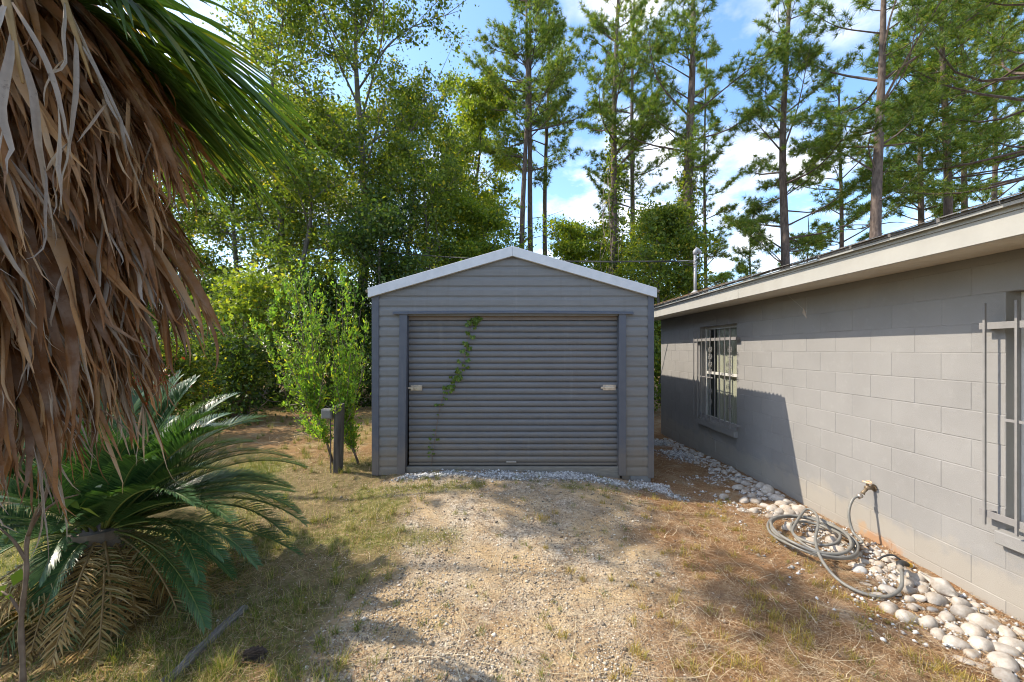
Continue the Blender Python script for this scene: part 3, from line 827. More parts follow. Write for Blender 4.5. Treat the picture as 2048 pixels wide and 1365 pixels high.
# electric service mast on the far end of the roof, and the cable that comes to it
mx, my = 3.40, 7.65
mz = EZ + SL * (mx - EX)
mast = thing('service_mast', (mx, my, mz), 'grey metal electric service mast with weatherhead on the far end of the house roof', 'mast')
q = MB(); q.tube([(mx, my, mz - 0.2), (mx, my, mz + 0.74)], 0.026, 12); q.build('pipe', MAT['mast'], mast, smooth=True)
q = MB(); q.tube([(mx, my, mz + 0.735), (mx, my, mz + 0.79), (mx + 0.03, my, mz + 0.83), (mx + 0.075, my, mz + 0.80), (mx + 0.085, my, mz + 0.755)], [0.036, 0.043, 0.046, 0.042, 0.034], 10); q.build('weatherhead', MAT['mast'], mast, smooth=True)
q = MB(); q.tube([(mx, my, mz + 0.56), (mx, my, mz + 0.60)], 0.037, 12); q.build('clamp', MAT['bolt'], mast)
for i, (dz_, r_) in enumerate(((0.0, 0.006), (0.03, 0.005), (-0.05, 0.005))):
    P = spline([(mx + 0.08, my, mz + 0.76), (mx + 0.05, my - 0.05, mz + 0.66 + dz_), (mx - 0.05, my - 0.03, mz + 0.58 + dz_), (mx - 0.16, my + 0.02, mz + 0.60 + dz_), (mx - 0.24, my + 0.06, mz + 0.615 + dz_ * 0.6), (mx - 0.33, my + 0.08, mz + 0.63)], 18)
    q = MB(); q.tube(P, r_, 5); q.build('drop_wire', MAT['cablebare' if i == 1 else 'cable'], mast, smooth=True)
q = MB(); q.tube([(mx, my, mz - 0.005), (mx, my, mz + 0.03), (mx, my, mz + 0.06)], [0.12, 0.06, 0.036], 12); q.build('flashing', MAT['drip'], mast)
A = np.array([mx - 0.33, my + 0.08, mz + 0.63]); B = np.array([-19.0, 22.5, CAMZ + 8.6])
ts = np.linspace(0, 1, 60)[:, None]
P = A + (B - A) * ts; P[:, 2] -= (1.15 * 4 * ts * (1 - ts))[:, 0] * 0.9
q = MB()
for k in range(3):
    ph = np.linspace(0, 60, 60) + k * 2.1
    q.tube(P + 0.011 * np.stack([np.zeros(60), np.cos(ph), np.sin(ph)], -1), 0.007, 5)
tag(q.build('service_cable', MAT['cable'], smooth=True), 'thin twisted black service cable running from the trees to the roof mast', 'cable')

# hanging dry leaf on a web thread under the eave
hx, hy, hz = on_wall(1607, 625, 3.05)
lf = thing('dry_leaf', (hx, hy, hz), 'small dry leaf hanging on a spider thread under the eave', 'leaf')
q = MB(); q.add([(hx, hy, hz + 0.05), (hx + 0.012, hy - 0.016, hz), (hx + 0.01, hy - 0.034, hz - 0.07), (hx - 0.008, hy + 0.008, hz - 0.004)], [(0, 1, 2, 3)])
q.build('blade', MAT['palmgrey'], lf)
q = MB(); q.tube([(hx, hy, hz + 0.035), (hx - 0.02, hy + 0.25, 2.37)], 0.0007, 3); q.build('thread', MAT['winframe'], lf)

# tap
sy = 3.66; sz = 0.505
tap = thing('garden_tap', (WX, sy, sz), 'old brass garden tap on the house wall above the coiled hose', 'tap')
q = MB(); q.tube([(WX + 0.004, sy, sz), (WX - 0.05, sy, sz), (WX - 0.075, sy, sz)], [0.017, 0.016, 0.02], 10); q.build('body', MAT['brass'], tap, smooth=True)
q = MB(); q.tube([(WX - 0.068, sy, sz - 0.01), (WX - 0.095, sy, sz - 0.035), (WX - 0.105, sy, sz - 0.055)], [0.014, 0.014, 0.019], 10); q.build('spout', MAT['brass'], tap, smooth=True)
q = MB(); q.tube([(WX - 0.055, sy, sz + 0.012), (WX - 0.062, sy, sz + 0.045)], [0.013, 0.008], 8); q.build('stem', MAT['brass'], tap)
wheel = MB(); aa = np.linspace(0, 2 * math.pi, 17)
wheel.tube([(WX - 0.064 + 0.028 * math.cos(a), sy + 0.032 * math.sin(a), sz + 0.052 + 0.006 * math.cos(2 * a)) for a in aa], 0.006, 6, False)
for a in (0.4, 2.5, 4.6): wheel.tube([(WX - 0.064, sy, sz + 0.05), (WX - 0.064 + 0.028 * math.cos(a), sy + 0.032 * math.sin(a), sz + 0.052)], 0.005, 5)
wheel.build('handwheel', MAT['shellrust'], tap, smooth=True)
q = MB(); q.tube([(WX + 0.004, sy, sz), (WX - 0.004, sy, sz)], 0.033, 12); q.build('flange', MAT['brass'], tap)

# hose: tap -> arch -> coils -> loose end with nozzle
rg = random.Random(31)
hp = [(WX - 0.112, sy + 0.005, sz - 0.07), (WX - 0.19, sy + 0.0, sz - 0.10), (WX - 0.245, sy - 0.02, sz - 0.22), (WX - 0.25, sy - 0.07, sz - 0.36), (WX - 0.28, sy - 0.2, 0.115)]
cx0, cy0 = 2.63, 3.63
th = -0.55
turns = 4.6
N_ = int(turns * 11)
for i in range(N_ + 1):
    a = th - i / 11 * 2 * math.pi * 1.0
    tr = i / 11
    inner = 0.0 if tr < 2.9 else min(1, (tr - 2.9) / 0.5)
    rx = (0.35 - 0.020 * (tr % 2.9) + rg.uniform(-0.012, 0.012)) * (1 - 0.36 * inner)
    ry = (0.43 - 0.028 * (tr % 2.9) + rg.uniform(-0.012, 0.012)) * (1 - 0.42 * inner)
    x = cx0 + rx * math.cos(a) + 0.02 * math.sin(tr * 2.0) + 0.05 * inner
    y = cy0 + ry * math.sin(a) + 0.10 * math.cos(a) + 0.02 * math.cos(tr * 1.7)
    hp.append((min(x, WX - 0.03), y, 0.088 + 0.024 * (tr % 2.9) * (0.6 if math.sin(a) > 0 else 1) + 0.012 * math.sin(a * 2 + tr)))
hp += [(2.88, 4.02, 0.17), (2.86, 3.86, 0.19), (2.70, 3.62, 0.185), (2.50, 3.38, 0.165), (2.40, 3.18, 0.11), (2.38, 3.00, 0.06), (2.43, 2.86, 0.045), (2.55, 2.80, 0.05), (2.70, 2.85, 0.075), (2.81, 2.95, 0.11), (2.865, 3.02, 0.12)]
P = spline(hp, 620)
P[:, 2] = np.maximum(P[:, 2], gh(P[:, 0], P[:, 1]) + 0.012)
hose = thing('garden_hose', (cx0, cy0, float(gh(cx0, cy0))), 'grey garden hose lying coiled on the white shells below the tap', 'hose')
q = MB(); q.tube(P, 0.0118, 8); q.build('tube', MAT['hose'], hose, smooth=True)
q = MB(); q.tube([hp[0], tuple(0.62 * np.array(hp[0]) + 0.38 * np.array(hp[1]))], 0.021, 10); q.build('coupling', MAT['bolt'], hose, smooth=True)
e1, e0 = P[-1], P[-6]; dv = nrm(e1 - e0)
q = MB(); q.tube([e1 - dv * 0.01, e1 + dv * 0.03], 0.021, 10); q.build('collar', MAT['palmgrey'], hose, smooth=True)
e2 = e1 + dv * 0.03
noz = MB(); noz.tube([e2, e2 + np.array([0.03, 0.03, 0.008]), e2 + np.array([0.075, 0.065, 0.0]), e2 + np.array([0.13, 0.075, -0.02])], [0.018, 0.024, 0.022, 0.017], 10)
nz = noz.build('nozzle', MAT['nozzle'], hose, smooth=True)
q = MB(); q.tube(spline([e2 + np.array([0.07, 0.065, 0.02]), e2 + np.array([0.03, 0.09, 0.045]), e2 + np.array([-0.04, 0.09, 0.035]), e2 + np.array([-0.085, 0.085, 0.01])], 12), 0.007, 6); q.build('lever', MAT['nozzle'], nz, smooth=True)
q = MB(); q.tube([e2 + np.array([0.13, 0.075, -0.02]), e2 + np.array([0.155, 0.078, -0.028])], 0.019, 10); q.build('tip', MAT['yellow'], nz)

# ------------------------------------------------------------------ sea shells along the wall
def shell_mesh(name, seed, mat, hole=False):
    """one clam valve lying dome up: domed, with a beak to one side and an oval rim"""
    rg = np.random.default_rng(seed)
    nu, nv = 18, 7
    V = []; F = []
    asym = rg.uniform(0.12, 0.3)
    for j in range(nv):
        t = j / (nv - 1)                       # 0 rim, 1 crown
        for i in range(nu):
            a = i / nu * 2 * math.pi
            r = math.cos(t * math.pi / 2) ** 0.8
            rim = 1 + 0.06 * math.cos(2 * a + 0.4) + 0.05 * math.cos(3 * a + 1)
            x = r * 0.5 * rim * math.cos(a) - asym * (t ** 1.6) * 0.5
            y = r * 0.40 * rim * math.sin(a)
            z = 0.30 * math.sin(t * math.pi / 2) ** 0.85 * (1 - 0.05 * math.cos(a)) + 0.012 * math.sin(9 * t)
            V.append((x, y, z))
    F = [(j * nu + i, j * nu + (i + 1) % nu, (j + 1) * nu + (i + 1) % nu, (j + 1) * nu + i) for j in range(nv - 2) for i in range(nu)]
    V = V[:(nv - 1) * nu] + [V[-1]]
    F += [((nv - 2) * nu + i, (nv - 2) * nu + (i + 1) % nu, (nv - 1) * nu) for i in range(nu)]
    if hole:
        F = [f for k, f in enumerate(F) if not (1 <= k // nu <= 4 and 13 <= k % nu <= 16)]
        # inner skin so the broken edge has thickness
        n = len(V); V += [(x * 0.93, y * 0.93, z * 0.9) for x, y, z in V]
        F = F + [tuple(i + n for i in reversed(f)) for f in F]
    q = MB(); q.add(V, F)
    return q.mesh(name, mat, smooth=True)
SHM = [shell_mesh('clam_shell', s, MAT['shell']) for s in range(5)]
SHG = shell_mesh('clam_shell', 11, MAT['shellgrey']); SHR = shell_mesh('clam_shell', 12, MAT['shellrust'])
SHH = shell_mesh('clam_shell', 13, MAT['shell'], True)
raw = []
def addz(lst, ox, oy, sc, zone):
    for it in lst: raw.append((ox + it[0] / sc, oy + it[1] / sc, it[2] / sc, it[3] if len(it) > 3 else '', zone))
addz([(75, 135, 90), (135, 75, 70, 'r'), (265, 125, 95), (345, 165, 140, 'f'), (140, 200, 95), (215, 205, 80), (15, 240, 60), (95, 280, 130, 'g'), (290, 225, 120), (250, 285, 120), (345, 290, 80), (300, 370, 90), (150, 405, 100, 'f'),
      (530, 310, 140), (380, 480, 170), (260, 530, 130), (530, 390, 170), (560, 470, 140), (640, 360, 150), (690, 420, 120), (700, 475, 120), (565, 560, 125), (380, 640, 180), (595, 635, 110), (550, 725, 210),
      (830, 560, 200), (790, 660, 95), (750, 785, 180), (925, 735, 170), (1060, 600, 180), (1090, 680, 230), (850, 890, 170), (1010, 840, 150), (1185, 860, 230), (1310, 780, 300), (1020, 975, 210), (1260, 985, 240), (1490, 885, 180),
      (1560, 985, 230), (1170, 1080, 150), (1470, 1150, 280), (1480, 1040, 220), (1500, 1290, 240, 'h'), (1640, 890, 110), (1655, 1070, 80), (1080, 1120, 180, 'f'), (1265, 1190, 130, 'f'), (940, 1110, 80, 'f'), (1640, 1180, 120)], 1700, 1080, 4.79, 'near')
addz([(585, 340, 65), (550, 300, 50), (720, 445, 70), (770, 405, 60), (725, 505, 60), (680, 380, 70), (965, 585, 75), (905, 625, 60), (1050, 615, 80), (1210, 655, 75), (1220, 715, 95), (1300, 745, 95), (1330, 700, 80), (1210, 795, 110),
      (1285, 840, 80), (1385, 820, 60), (1470, 775, 110), (1550, 825, 140), (1085, 845, 45), (1040, 900, 90), (1275, 945, 95), (1400, 955, 100), (1360, 890, 80), (1590, 890, 90), (1670, 920, 140), (1780, 965, 90), (1715, 985, 110),
      (1520, 1010, 90), (1610, 1040, 120), (1770, 1035, 110), (1685, 1080, 100), (1390, 1065, 85), (1580, 1130, 80), (1650, 1140, 90), (1810, 1095, 140), (1920, 1050, 130), (1880, 1100, 80), (1260, 1050, 110, 'f'), (1150, 700, 60), (1460, 860, 60), (1440, 1030, 70, 'f')], 1270, 840, 5.85, 'shade')
addz([(620, 500, 90), (540, 520, 60), (430, 580, 120), (760, 600, 80), (670, 660, 80), (540, 710, 80), (690, 740, 140), (640, 820, 110), (860, 640, 60), (910, 720, 140), (960, 820, 120), (910, 890, 70), (1010, 750, 60), (720, 880, 60), (530, 560, 60), (590, 700, 70), (840, 560, 60)], 1500, 950, 5.46, 'coil')
rg = random.Random(77)
used = []
for k, (px, py, w, kind, zone) in enumerate(raw):
    X, Y, Z = gpt(px, py + 0.18 * w)
    dia = w * Y / FPX * (0.95 if zone == 'near' else 1.2)
    X = min(X, WX - dia * 0.42)
    me = {'g': SHG, 'r': SHR, 'h': SHH}.get(kind, SHM[k % 5])
    hgt = 0.4 if kind == 'f' else rg.uniform(1.1, 1.5)
    o = link('clam_shell', me, None, (X, Y, float(gh(X, Y)) + (0.006 if zone != 'near' else 0.0)), rot=(rg.uniform(-0.16, 0.16), rg.uniform(-0.16, 0.16), rg.uniform(-0.9, 0.9) + (math.pi if rg.random() < 0.4 else 0)), scale=(dia, dia * rg.uniform(0.9, 1.1), dia * hgt))
    size = 'large' if dia > 0.125 else ('small' if dia < 0.075 else 'middling')
    fl = 'flat broken' if kind == 'f' else 'rounded'
    grp = None
    if kind == 'g': lab = 'grey clam shell among white ones below the hose end'
    elif kind == 'r': lab = 'rust stained clam shell against the wall below the tap'
    elif kind == 'h': lab = 'bleached clam shell with a broken hole, nearest the camera'
    else:
        if zone == 'coil': where = 'inside the hose coil'
        elif zone == 'shade':
            where = 'in wall shade ' + ('under the barred far window' if Y > 6.2 else 'beside the shed corner' if Y > 5.0 else 'just beyond the hose coil')
        elif py < 1120: where = 'between tap and hose nozzle'
        elif py < 1190: where = 'just below the hose nozzle'
        else: where = 'beside the whelk shell' if py < 1235 else 'in the bed below the near window sill'
        side = ', wall side' if X > 2.80 else (', yard side' if X < 2.5 else '')
        where = where.replace('in the bed below the near window sill', 'below the near window').replace('in wall shade ', 'shaded ')
        lab = f'{size} {fl} white clam shell {where}{side}'; grp = f'{size} {fl} shells {where}{side}'
    tag(o, lab, 'shell', grp); used.append(o)
ORD = ['nearest', 'second nearest', 'third nearest', 'fourth nearest', 'fifth nearest', 'sixth nearest', 'seventh nearest', 'eighth nearest', 'ninth nearest', 'tenth nearest', 'eleventh nearest', 'twelfth nearest']
for lb in sorted({o['label'] for o in used}):
    same = sorted([o for o in used if o['label'] == lb], key=lambda o: o.location.y)
    if len(same) > 1:
        for k, o in enumerate(same): o['label'] = f'{lb}, {ORD[min(k, 11)]}'
# the long whelk shell
X, Y, Z = gpt(1880, 1195)
X = min(X, 2.98)
a0 = np.array([X - 0.02, Y + 0.13, Z + 0.11]); a1 = np.array([X + 0.06, Y - 0.06, Z + 0.045])
P = a0 + (a1 - a0) * np.linspace(0, 1, 14)[:, None]
R = 0.80 * np.array([0.008, 0.011, 0.014, 0.018, 0.024, 0.038, 0.056, 0.066, 0.068, 0.062, 0.050, 0.040, 0.024, 0.006])
q = MB(); q.tube(P, R, 14)
wv = np.array(q.v)
ang = np.arange(len(wv)) % 14 / 14 * 2 * math.pi
wv += np.repeat(nrm(np.array([[0.3, 0.2, 0.0]])), len(wv), 0) * (0.012 * np.cos(ang * 2))[:, None]
q.v = [tuple(p) for p in wv]
wo_ = q.build('whelk_shell', MAT['shell'], org=(X, Y, Z), smooth=True); wo_.location = (X, Y, Z)
tag(wo_, 'long spindle shaped whelk shell leaning against the house wall', 'shell')

# edging timber and pine cone
tz = float(gh(-1.78, 2.1))
ed = MB(); V = []
for k in range(25):
    yy = 1.2 + 1.5 * k / 24; wv_ = 0.006 * math.sin(k * 1.7) + 0.005 * math.sin(k * 0.6); hz_ = 0.004 * math.sin(k * 2.3)
    V += [(-1.815 + wv_, yy, tz - 0.05), (-1.765 + wv_, yy, tz - 0.05), (-1.762 + wv_, yy, tz + 0.026 + hz_), (-1.772 + wv_, yy, tz + 0.037 + hz_), (-1.788 + wv_, yy, tz + 0.033 - hz_), (-1.806 + wv_, yy, tz + 0.038 + hz_), (-1.816 + wv_, yy, tz + 0.025)]
ed.add(V, [(7 * i + j, 7 * i + (j + 1) % 7, 7 * i + 7 + (j + 1) % 7, 7 * i + 7 + j) for i in range(24) for j in range(7)] + [tuple(range(7)), tuple(range(7 * 24 + 6, 7 * 24 - 1, -1))])
eo = ed.build('edging_timber', MAT['timber'], org=(-1.78, 2.0, tz)); eo.location = (-1.78, 2.0, tz)
tag(eo, 'weathered grey edging timber lying in the grass below the sago palm', 'timber')

X, Y, Z = gpt(507, 1322)
pc = thing('pine_cone', (X, Y, Z), 'brown open pine cone lying in the grass beside the edging timber', 'pine cone')
core = MB(); core.tube([(X - 0.05, Y - 0.01, Z + 0.03), (X, Y, Z + 0.032), (X + 0.05, Y + 0.01, Z + 0.03)], [0.014, 0.02, 0.008], 8)
core.build('core', MAT['pinecone'], pc)
sc_ = MB()
sc_.add([(0, -0.009, 0), (0, 0.009, 0), (0.022, 0.013, 0.004), (0.022, -0.013, 0.004), (0.030, 0, 0.010)], [(0, 1, 2, 3), (3, 2, 4)])
sc_me = sc_.mesh('scale', MAT['pinecone'])
for i in range(70):
    t = i / 70; a = i * 2.399963
    axis_p = Vector((X - 0.048 + 0.098 * t, Y - 0.01 + 0.02 * t, Z + 0.032))
    out = Vector((0.35, math.cos(a), math.sin(a))).normalized()
    o = link('scale', sc_me, pc, axis_p + out * 0.008 - pc.location)
    o.rotation_euler = out.to_track_quat('X', 'Z').to_euler(); s_ = 0.75 + 0.5 * math.sin(math.pi * min(1, t * 0.9 + 0.12)); o.scale = (s_, s_, s_)

# creeper on the roll-up door
vy = DY - 0.022
def on_door(px, py, d=0.0): return (((px - 1028) * vy / FPX), vy - d, CAMZ - (py - 699) * vy / FPX)
vp = [(862, 940), (866, 905), (874, 850), (884, 800), (904, 765), (924, 737), (931, 702), (938, 668), (946, 642), (960, 637)]
vine = thing('climbing_vine', on_door(862, 940), 'thin green creeper climbing diagonally up the roll-up door', 'vine')
VP = spline([on_door(*p) for p in vp], 60)
q = MB(); q.tube(VP, np.linspace(0.004, 0.0022, 60), 5); q.build('stem', MAT['twig'], vine)
lv_ = MB()
for a in (-1.25, -0.62, 0, 0.62, 1.25):
    c, s = math.cos(a), math.sin(a); L = 0.052 if abs(a) < 0.7 else 0.038
    def tp(u, v): return (u * s + v * c, -0.004 - 0.006 * u / L + abs(v) * 0.25, u * c - v * s)
    lv_.add([tp(0.004, 0), tp(L * 0.55, -0.013), tp(L, 0), tp(L * 0.55, 0.013), tp(L * 0.55, 0)], [(0, 4, 1), (1, 4, 2), (2, 4, 3), (3, 4, 0)])
lv_me = lv_.mesh('leaf', MAT['leaf_vine'])
rg = random.Random(5)
def vleaf(t, s):
    p = VP[int(t * 59)]
    link('leaf', lv_me, vine, Vector((p[0] + rg.uniform(-0.06, 0.06), p[1] - rg.uniform(0.008, 0.04), p[2] + rg.uniform(-0.03, 0.03))) - vine.location,
         rot=(rg.uniform(-0.7, 0.2), rg.uniform(-0.6, 0.6) + math.pi * (0.85 + 0.3 * rg.random()), rg.uniform(-0.6, 0.6)), scale=(s * 1.05, s * 1.05, s * 1.05))
for _ in range(36): vleaf(rg.uniform(0.60, 1.0) if rg.random() < 0.9 else 0.5, rg.uniform(0.7, 1.15))
for _ in range(26): vleaf(rg.uniform(0.40, 0.60), rg.uniform(0.6, 1.1))
for _ in range(22): vleaf(rg.uniform(0.1, 0.4), rg.uniform(0.35, 0.75))

# ------------------------------------------------------------------ leaves, needles, strips
def leaf_quads(P, size, rng, up=0.35, wid=0.55, D=None):
    """diamond leaves, each its own little face, folded along the midrib"""
    n = len(P)
    d = rng.normal(size=(n, 3)) if D is None else D + 0.45 * rng.normal(size=(n, 3))
    d[:, 2] -= 0.25 if D is None else 0
    d = nrm(d)
    nn = rng.normal(size=(n, 3)); nn[:, 2] += up * 2
    s = nrm(np.cross(d, nn)); nn = np.cross(s, d)
    size = np.broadcast_to(np.asarray(size, float), (n,)) * np.clip(rng.lognormal(0, 0.36, n), 0.45, 2.0)
    L = size[:, None]
    V = np.stack([P, P + d * L * 0.45 + s * L * wid * 0.5 + nn * L * 0.08, P + d * L, P + d * L * 0.45 - s * L * wid * 0.5 + nn * L * 0.08], 1)
    F = np.arange(4 * n).reshape(n, 4)
    return V.reshape(-1, 3), F

def needles(P, D, rng, n=20, length=0.22, width=0.0085):
    """needle tufts: n thin blades fanned about each shoot tip"""
    T = len(P)
    d = np.repeat(D, n, 0) * 0.75 + rng.normal(size=(T * n, 3)) * 0.62
    d = nrm(d)
    p = np.repeat(P, n, 0) + d * 0.01
    L = length * rng.uniform(0.7, 1.15, (T * n, 1))
    s = nrm(np.cross(d, rng.normal(size=(T * n, 3)))) * width
    tip = p + d * L; tip[:, 2] -= 0.12 * L[:, 0]
    V = np.stack([p - s, p + s, tip], 1)
    return V.reshape(-1, 3), np.arange(T * n * 3).reshape(-1, 3)

def strips(P0, D0, L, W, K, rng, grav, noise_, hint, twist, fold=0.35, base_w=0.35, tipcurl=0.0):
    """ribbon leaves with a V fold: S paths of K steps"""
    S = len(P0)
    p = P0.copy(); d = nrm(D0)
    Pk = [p.copy()]; Dk = [d.copy()]
    wob = rng.normal(size=(S, 3))
    for k in range(K):
        t = (k + 1) / K
        g = np.zeros((S, 3)); g[:, 2] = -1
        d = nrm(d + g * (grav * (0.25 + t))[:, None] / K * 3 + (wob * math.sin(k * 1.1) + rng.normal(size=(S, 3))) * noise_ * t / K * 3)
        if tipcurl and t > 0.6:
            d = nrm(d + wob * tipcurl * (t - 0.6))
        p = p + d * (L / K)[:, None]
        Pk.append(p.copy()); Dk.append(d.copy())
    P = np.stack(Pk, 1); D = np.stack(Dk, 1)
    tt = np.linspace(0, 1, K + 1)
    wid = W[:, None] * np.interp(tt, [0, 0.15, 0.4, 0.7, 0.9, 1.0], [base_w, 0.75, 1.0, 0.7, 0.3, 0.05])[None]
    s = nrm(np.cross(D, np.broadcast_to(hint[:, None, :], D.shape)))
    nn = np.cross(s, D)
    an = (twist[:, None] * tt[None] ** 1.5)[..., None]
    s2 = s * np.cos(an) + nn * np.sin(an); n2 = np.cross(s2, D)
    w = wid[..., None]
    V = np.stack([P - s2 * w * 0.5 + n2 * w * fold, P, P + s2 * w * 0.5 + n2 * w * fold], 2)      # S,K+1,3,3
    base = (np.arange(S) * (K + 1) * 3)[:, None, None]
    k = np.arange(K)[None, :, None] * 3; c = np.arange(2)[None, None, :]
    i0 = base + k + c
    F = np.stack([i0, i0 + 1, i0 + 4, i0 + 3], -1).reshape(-1, 4)
    return V.reshape(-1, 3), F

def join(parts):
    Vs, Fs, b = [], [], 0
    for V, F in parts:
        Vs.append(V); Fs.append(F + b); b += len(V)
    return np.concatenate(Vs), np.concatenate(Fs)

# ------------------------------------------------------------------ cabbage palm with its skirt of dead leaves
PX, PY = -2.44, 1.63
PS = 0.70
R_ = math.radians
ga = 2.399963
palm = thing('cabbage_palm', (PX, PY, 0.0), 'cabbage palm with a thick skirt of dead brown hanging fronds', 'palm')
trk = MB()
zs = np.linspace(-0.1, 3.45, 24)
trk.tube([(PX + 0.03 * math.sin(z * 1.3), PY + 0.02 * math.cos(z), z) for z in zs], [0.115 + 0.012 * math.sin(z * 14) for z in zs], 14)
trk.build('trunk', MAT['palmtrunk'], palm, smooth=True)
rg = np.random.default_rng(21)
def palm_frond(az, r0, zh, A_out, A_dn, L, nseg, fan, grav, matn, part, side=0.0, zt=None, W=0.042, grey=10, noise_=0.10):
    if R_(58) < az % (2 * math.pi) < R_(205) and rg.random() < 0.72: return      # far side thinned out so the palm shades less of the ground
    zh = 1.75 + (zh - 1.75) * PS; zt = None if zt is None else 1.75 + (zt - 1.75) * PS
    r0 *= PS * (0.86 if matn == 'palmdead' else 1.0); L *= PS * (0.95 if matn == 'palmdead' else 1.0); W *= PS
    if matn == 'palmdead': A_out *= 0.9
    out = np.array([math.cos(az), math.sin(az), 0.0]); tan = np.array([-math.sin(az), math.cos(az), 0.0])
    H = np.array([PX, PY, zh]) + out * r0 + tan * side
    zt = zh + 0.4 if zt is None else zt
    T0 = np.array([PX, PY, zt]) + out * 0.09
    pet = spline([T0, T0 * 0.55 + H * 0.45 + np.array([0, 0, 0.16]), H], 8)
    A = nrm(out * A_out - np.array([0, 0, 1.0]) * A_dn + tan * rg.normal() * 0.12)
    B = nrm(tan + 0.25 * rg.normal(size=3)); B = nrm(B - A * np.dot(A, B)); N = np.cross(A, B)
    th = np.linspace(-fan, fan, nseg) + rg.normal(size=nseg) * 0.03
    pleat = np.where(np.arange(nseg) % 2 == 0, 1, -1) * 0.10
    D = np.cos(th)[:, None] * A + np.sin(th)[:, None] * B + (pleat + rg.normal(size=nseg) * 0.05)[:, None] * N
    costa = 0.24 * (1 - np.abs(th) / (fan + 0.2))
    P0 = H + A * costa[:, None] + D * 0.02
    Ls = L * (1 - 0.25 * np.abs(th) / fan) * rg.uniform(0.82, 1.1, nseg)
    V1, F1 = strips(P0, D, Ls, W * rg.uniform(0.8, 1.2, nseg), 11, rg, grav * rg.uniform(0.6, 1.4, nseg), noise_, np.broadcast_to(N, (nseg, 3)) + 0.3 * rg.normal(size=(nseg, 3)), rg.normal(size=nseg) * (0.9 if matn != 'palmgreen' else 0.3), tipcurl=0.25 if matn != 'palmgreen' else 0.0)
    fr = fbuild(part, V1, F1, MAT[matn], palm, True)
    q = MB(); q.tube(np.concatenate([pet, [H + A * 0.15, H + A * 0.34]]), np.concatenate([np.linspace(0.020, 0.011, 8), [0.008, 0.003]]), 6)
    q.build('petiole', MAT['sagodeadrib' if matn != 'palmgreen' else 'sagorib'], fr, smooth=True)
    if matn == 'palmdead':
        # most segments split into ragged tails
        Vr = V1.reshape(nseg, 12, 3, 3)
        st = np.repeat(Vr[:, 7, 1], 2, 0) + rg.normal(size=(2 * nseg, 3)) * 0.004
        dd = np.repeat(nrm(Vr[:, 9, 1] - Vr[:, 7, 1]), 2, 0) + rg.normal(size=(2 * nseg, 3)) * 0.12
        V3, F3 = strips(st, dd, np.repeat(Ls, 2) * rg.uniform(0.3, 0.55, 2 * nseg), W * rg.uniform(0.15, 0.4, 2 * nseg), 8, rg, rg.uniform(0.1, 0.7, 2 * nseg), 0.25, rg.normal(size=(2 * nseg, 3)), rg.normal(size=2 * nseg) * 1.8, tipcurl=0.4)
        fbuild('split_tips', V3, F3, MAT['palmdead' if rg.random() < 0.75 else 'palmgrey'], fr, True)['kind'] = 'stuff'
    if grey:
        # split, bleached strands hanging from the outer ends
        ends = V1.reshape(nseg, 12, 3, 3)[:, 7, 1]
        pick = rg.integers(0, nseg, grey)
        P2 = ends[pick]; D2 = rg.normal(size=(grey, 3)) * 0.35 + np.array([0, 0, -1.0])
        V2, F2 = strips(P2, D2, rg.uniform(0.12, 0.36, grey), rg.uniform(0.005, 0.014, grey), 9, rg, rg.uniform(0.2, 1.0, grey), 0.35, rg.normal(size=(grey, 3)), rg.normal(size=grey) * 2.5, tipcurl=0.5)
        fbuild('strands', V2, F2, MAT['palmgrey'], fr, True)['kind'] = 'stuff'
    return fr
for i in range(26):      # top tier
    az = R_(-72 + i * 13.8 + rg.uniform(-7, 7))
    palm_frond(az, rg.uniform(0.40, 0.6), rg.uniform(3.5, 3.85), rg.uniform(0.65, 0.9), rg.uniform(0.8, 1.0), rg.uniform(1.3, 1.6), 20, rg.uniform(0.5, 0.75), 0.40, 'palmdead', 'dead_frond', grey=4, W=rg.uniform(0.06, 0.085), noise_=0.07)
for i in range(16):      # old leaves high under the crown, on the yard side
    az = R_(-75 + i * 6.5 + rg.uniform(-4, 4))
    palm_frond(az, rg.uniform(0.35, 0.6), rg.uniform(3.9, 4.4), rg.uniform(0.7, 1.0), rg.uniform(0.7, 0.95), rg.uniform(1.2, 1.5), 20, rg.uniform(0.5, 0.8), 0.42, 'palmdead', 'dead_frond', grey=4, W=rg.uniform(0.06, 0.08), noise_=0.07)
for i in range(28):      # upper tier
    az = R_(-70 + i * 12.9 + rg.uniform(-7, 7))
    palm_frond(az, rg.uniform(0.42, 0.68), rg.uniform(3.05, 3.45), rg.uniform(0.6, 0.9), rg.uniform(0.8, 1.0), rg.uniform(1.2, 1.5), 20, rg.uniform(0.45, 0.72), 0.40, 'palmdead', 'dead_frond', grey=6, W=rg.uniform(0.055, 0.085), noise_=0.07)
for i in range(28):      # middle tier
    az = R_(-75 + i * 12.9 + rg.uniform(-7, 7))
    palm_frond(az, rg.uniform(0.42, 0.72), rg.uniform(2.6, 3.0), rg.uniform(0.4, 0.62), 1.0, rg.uniform(1.15, 1.45), 18, rg.uniform(0.40, 0.58), 0.40, 'palmdead', 'dead_frond', grey=9, W=rg.uniform(0.055, 0.08), noise_=0.08)
for i in range(22):      # lowest tier
    az = R_(-72 + i * 16.4 + rg.uniform(-8, 8))
    palm_frond(az, rg.uniform(0.4, 0.72), rg.uniform(2.2, 2.55), rg.uniform(0.2, 0.45), 1.0, rg.uniform(0.9, 1.35), 15, rg.uniform(0.32, 0.48), 0.35, 'palmdead', 'dead_frond', grey=12, W=rg.uniform(0.045, 0.07), noise_=0.10)
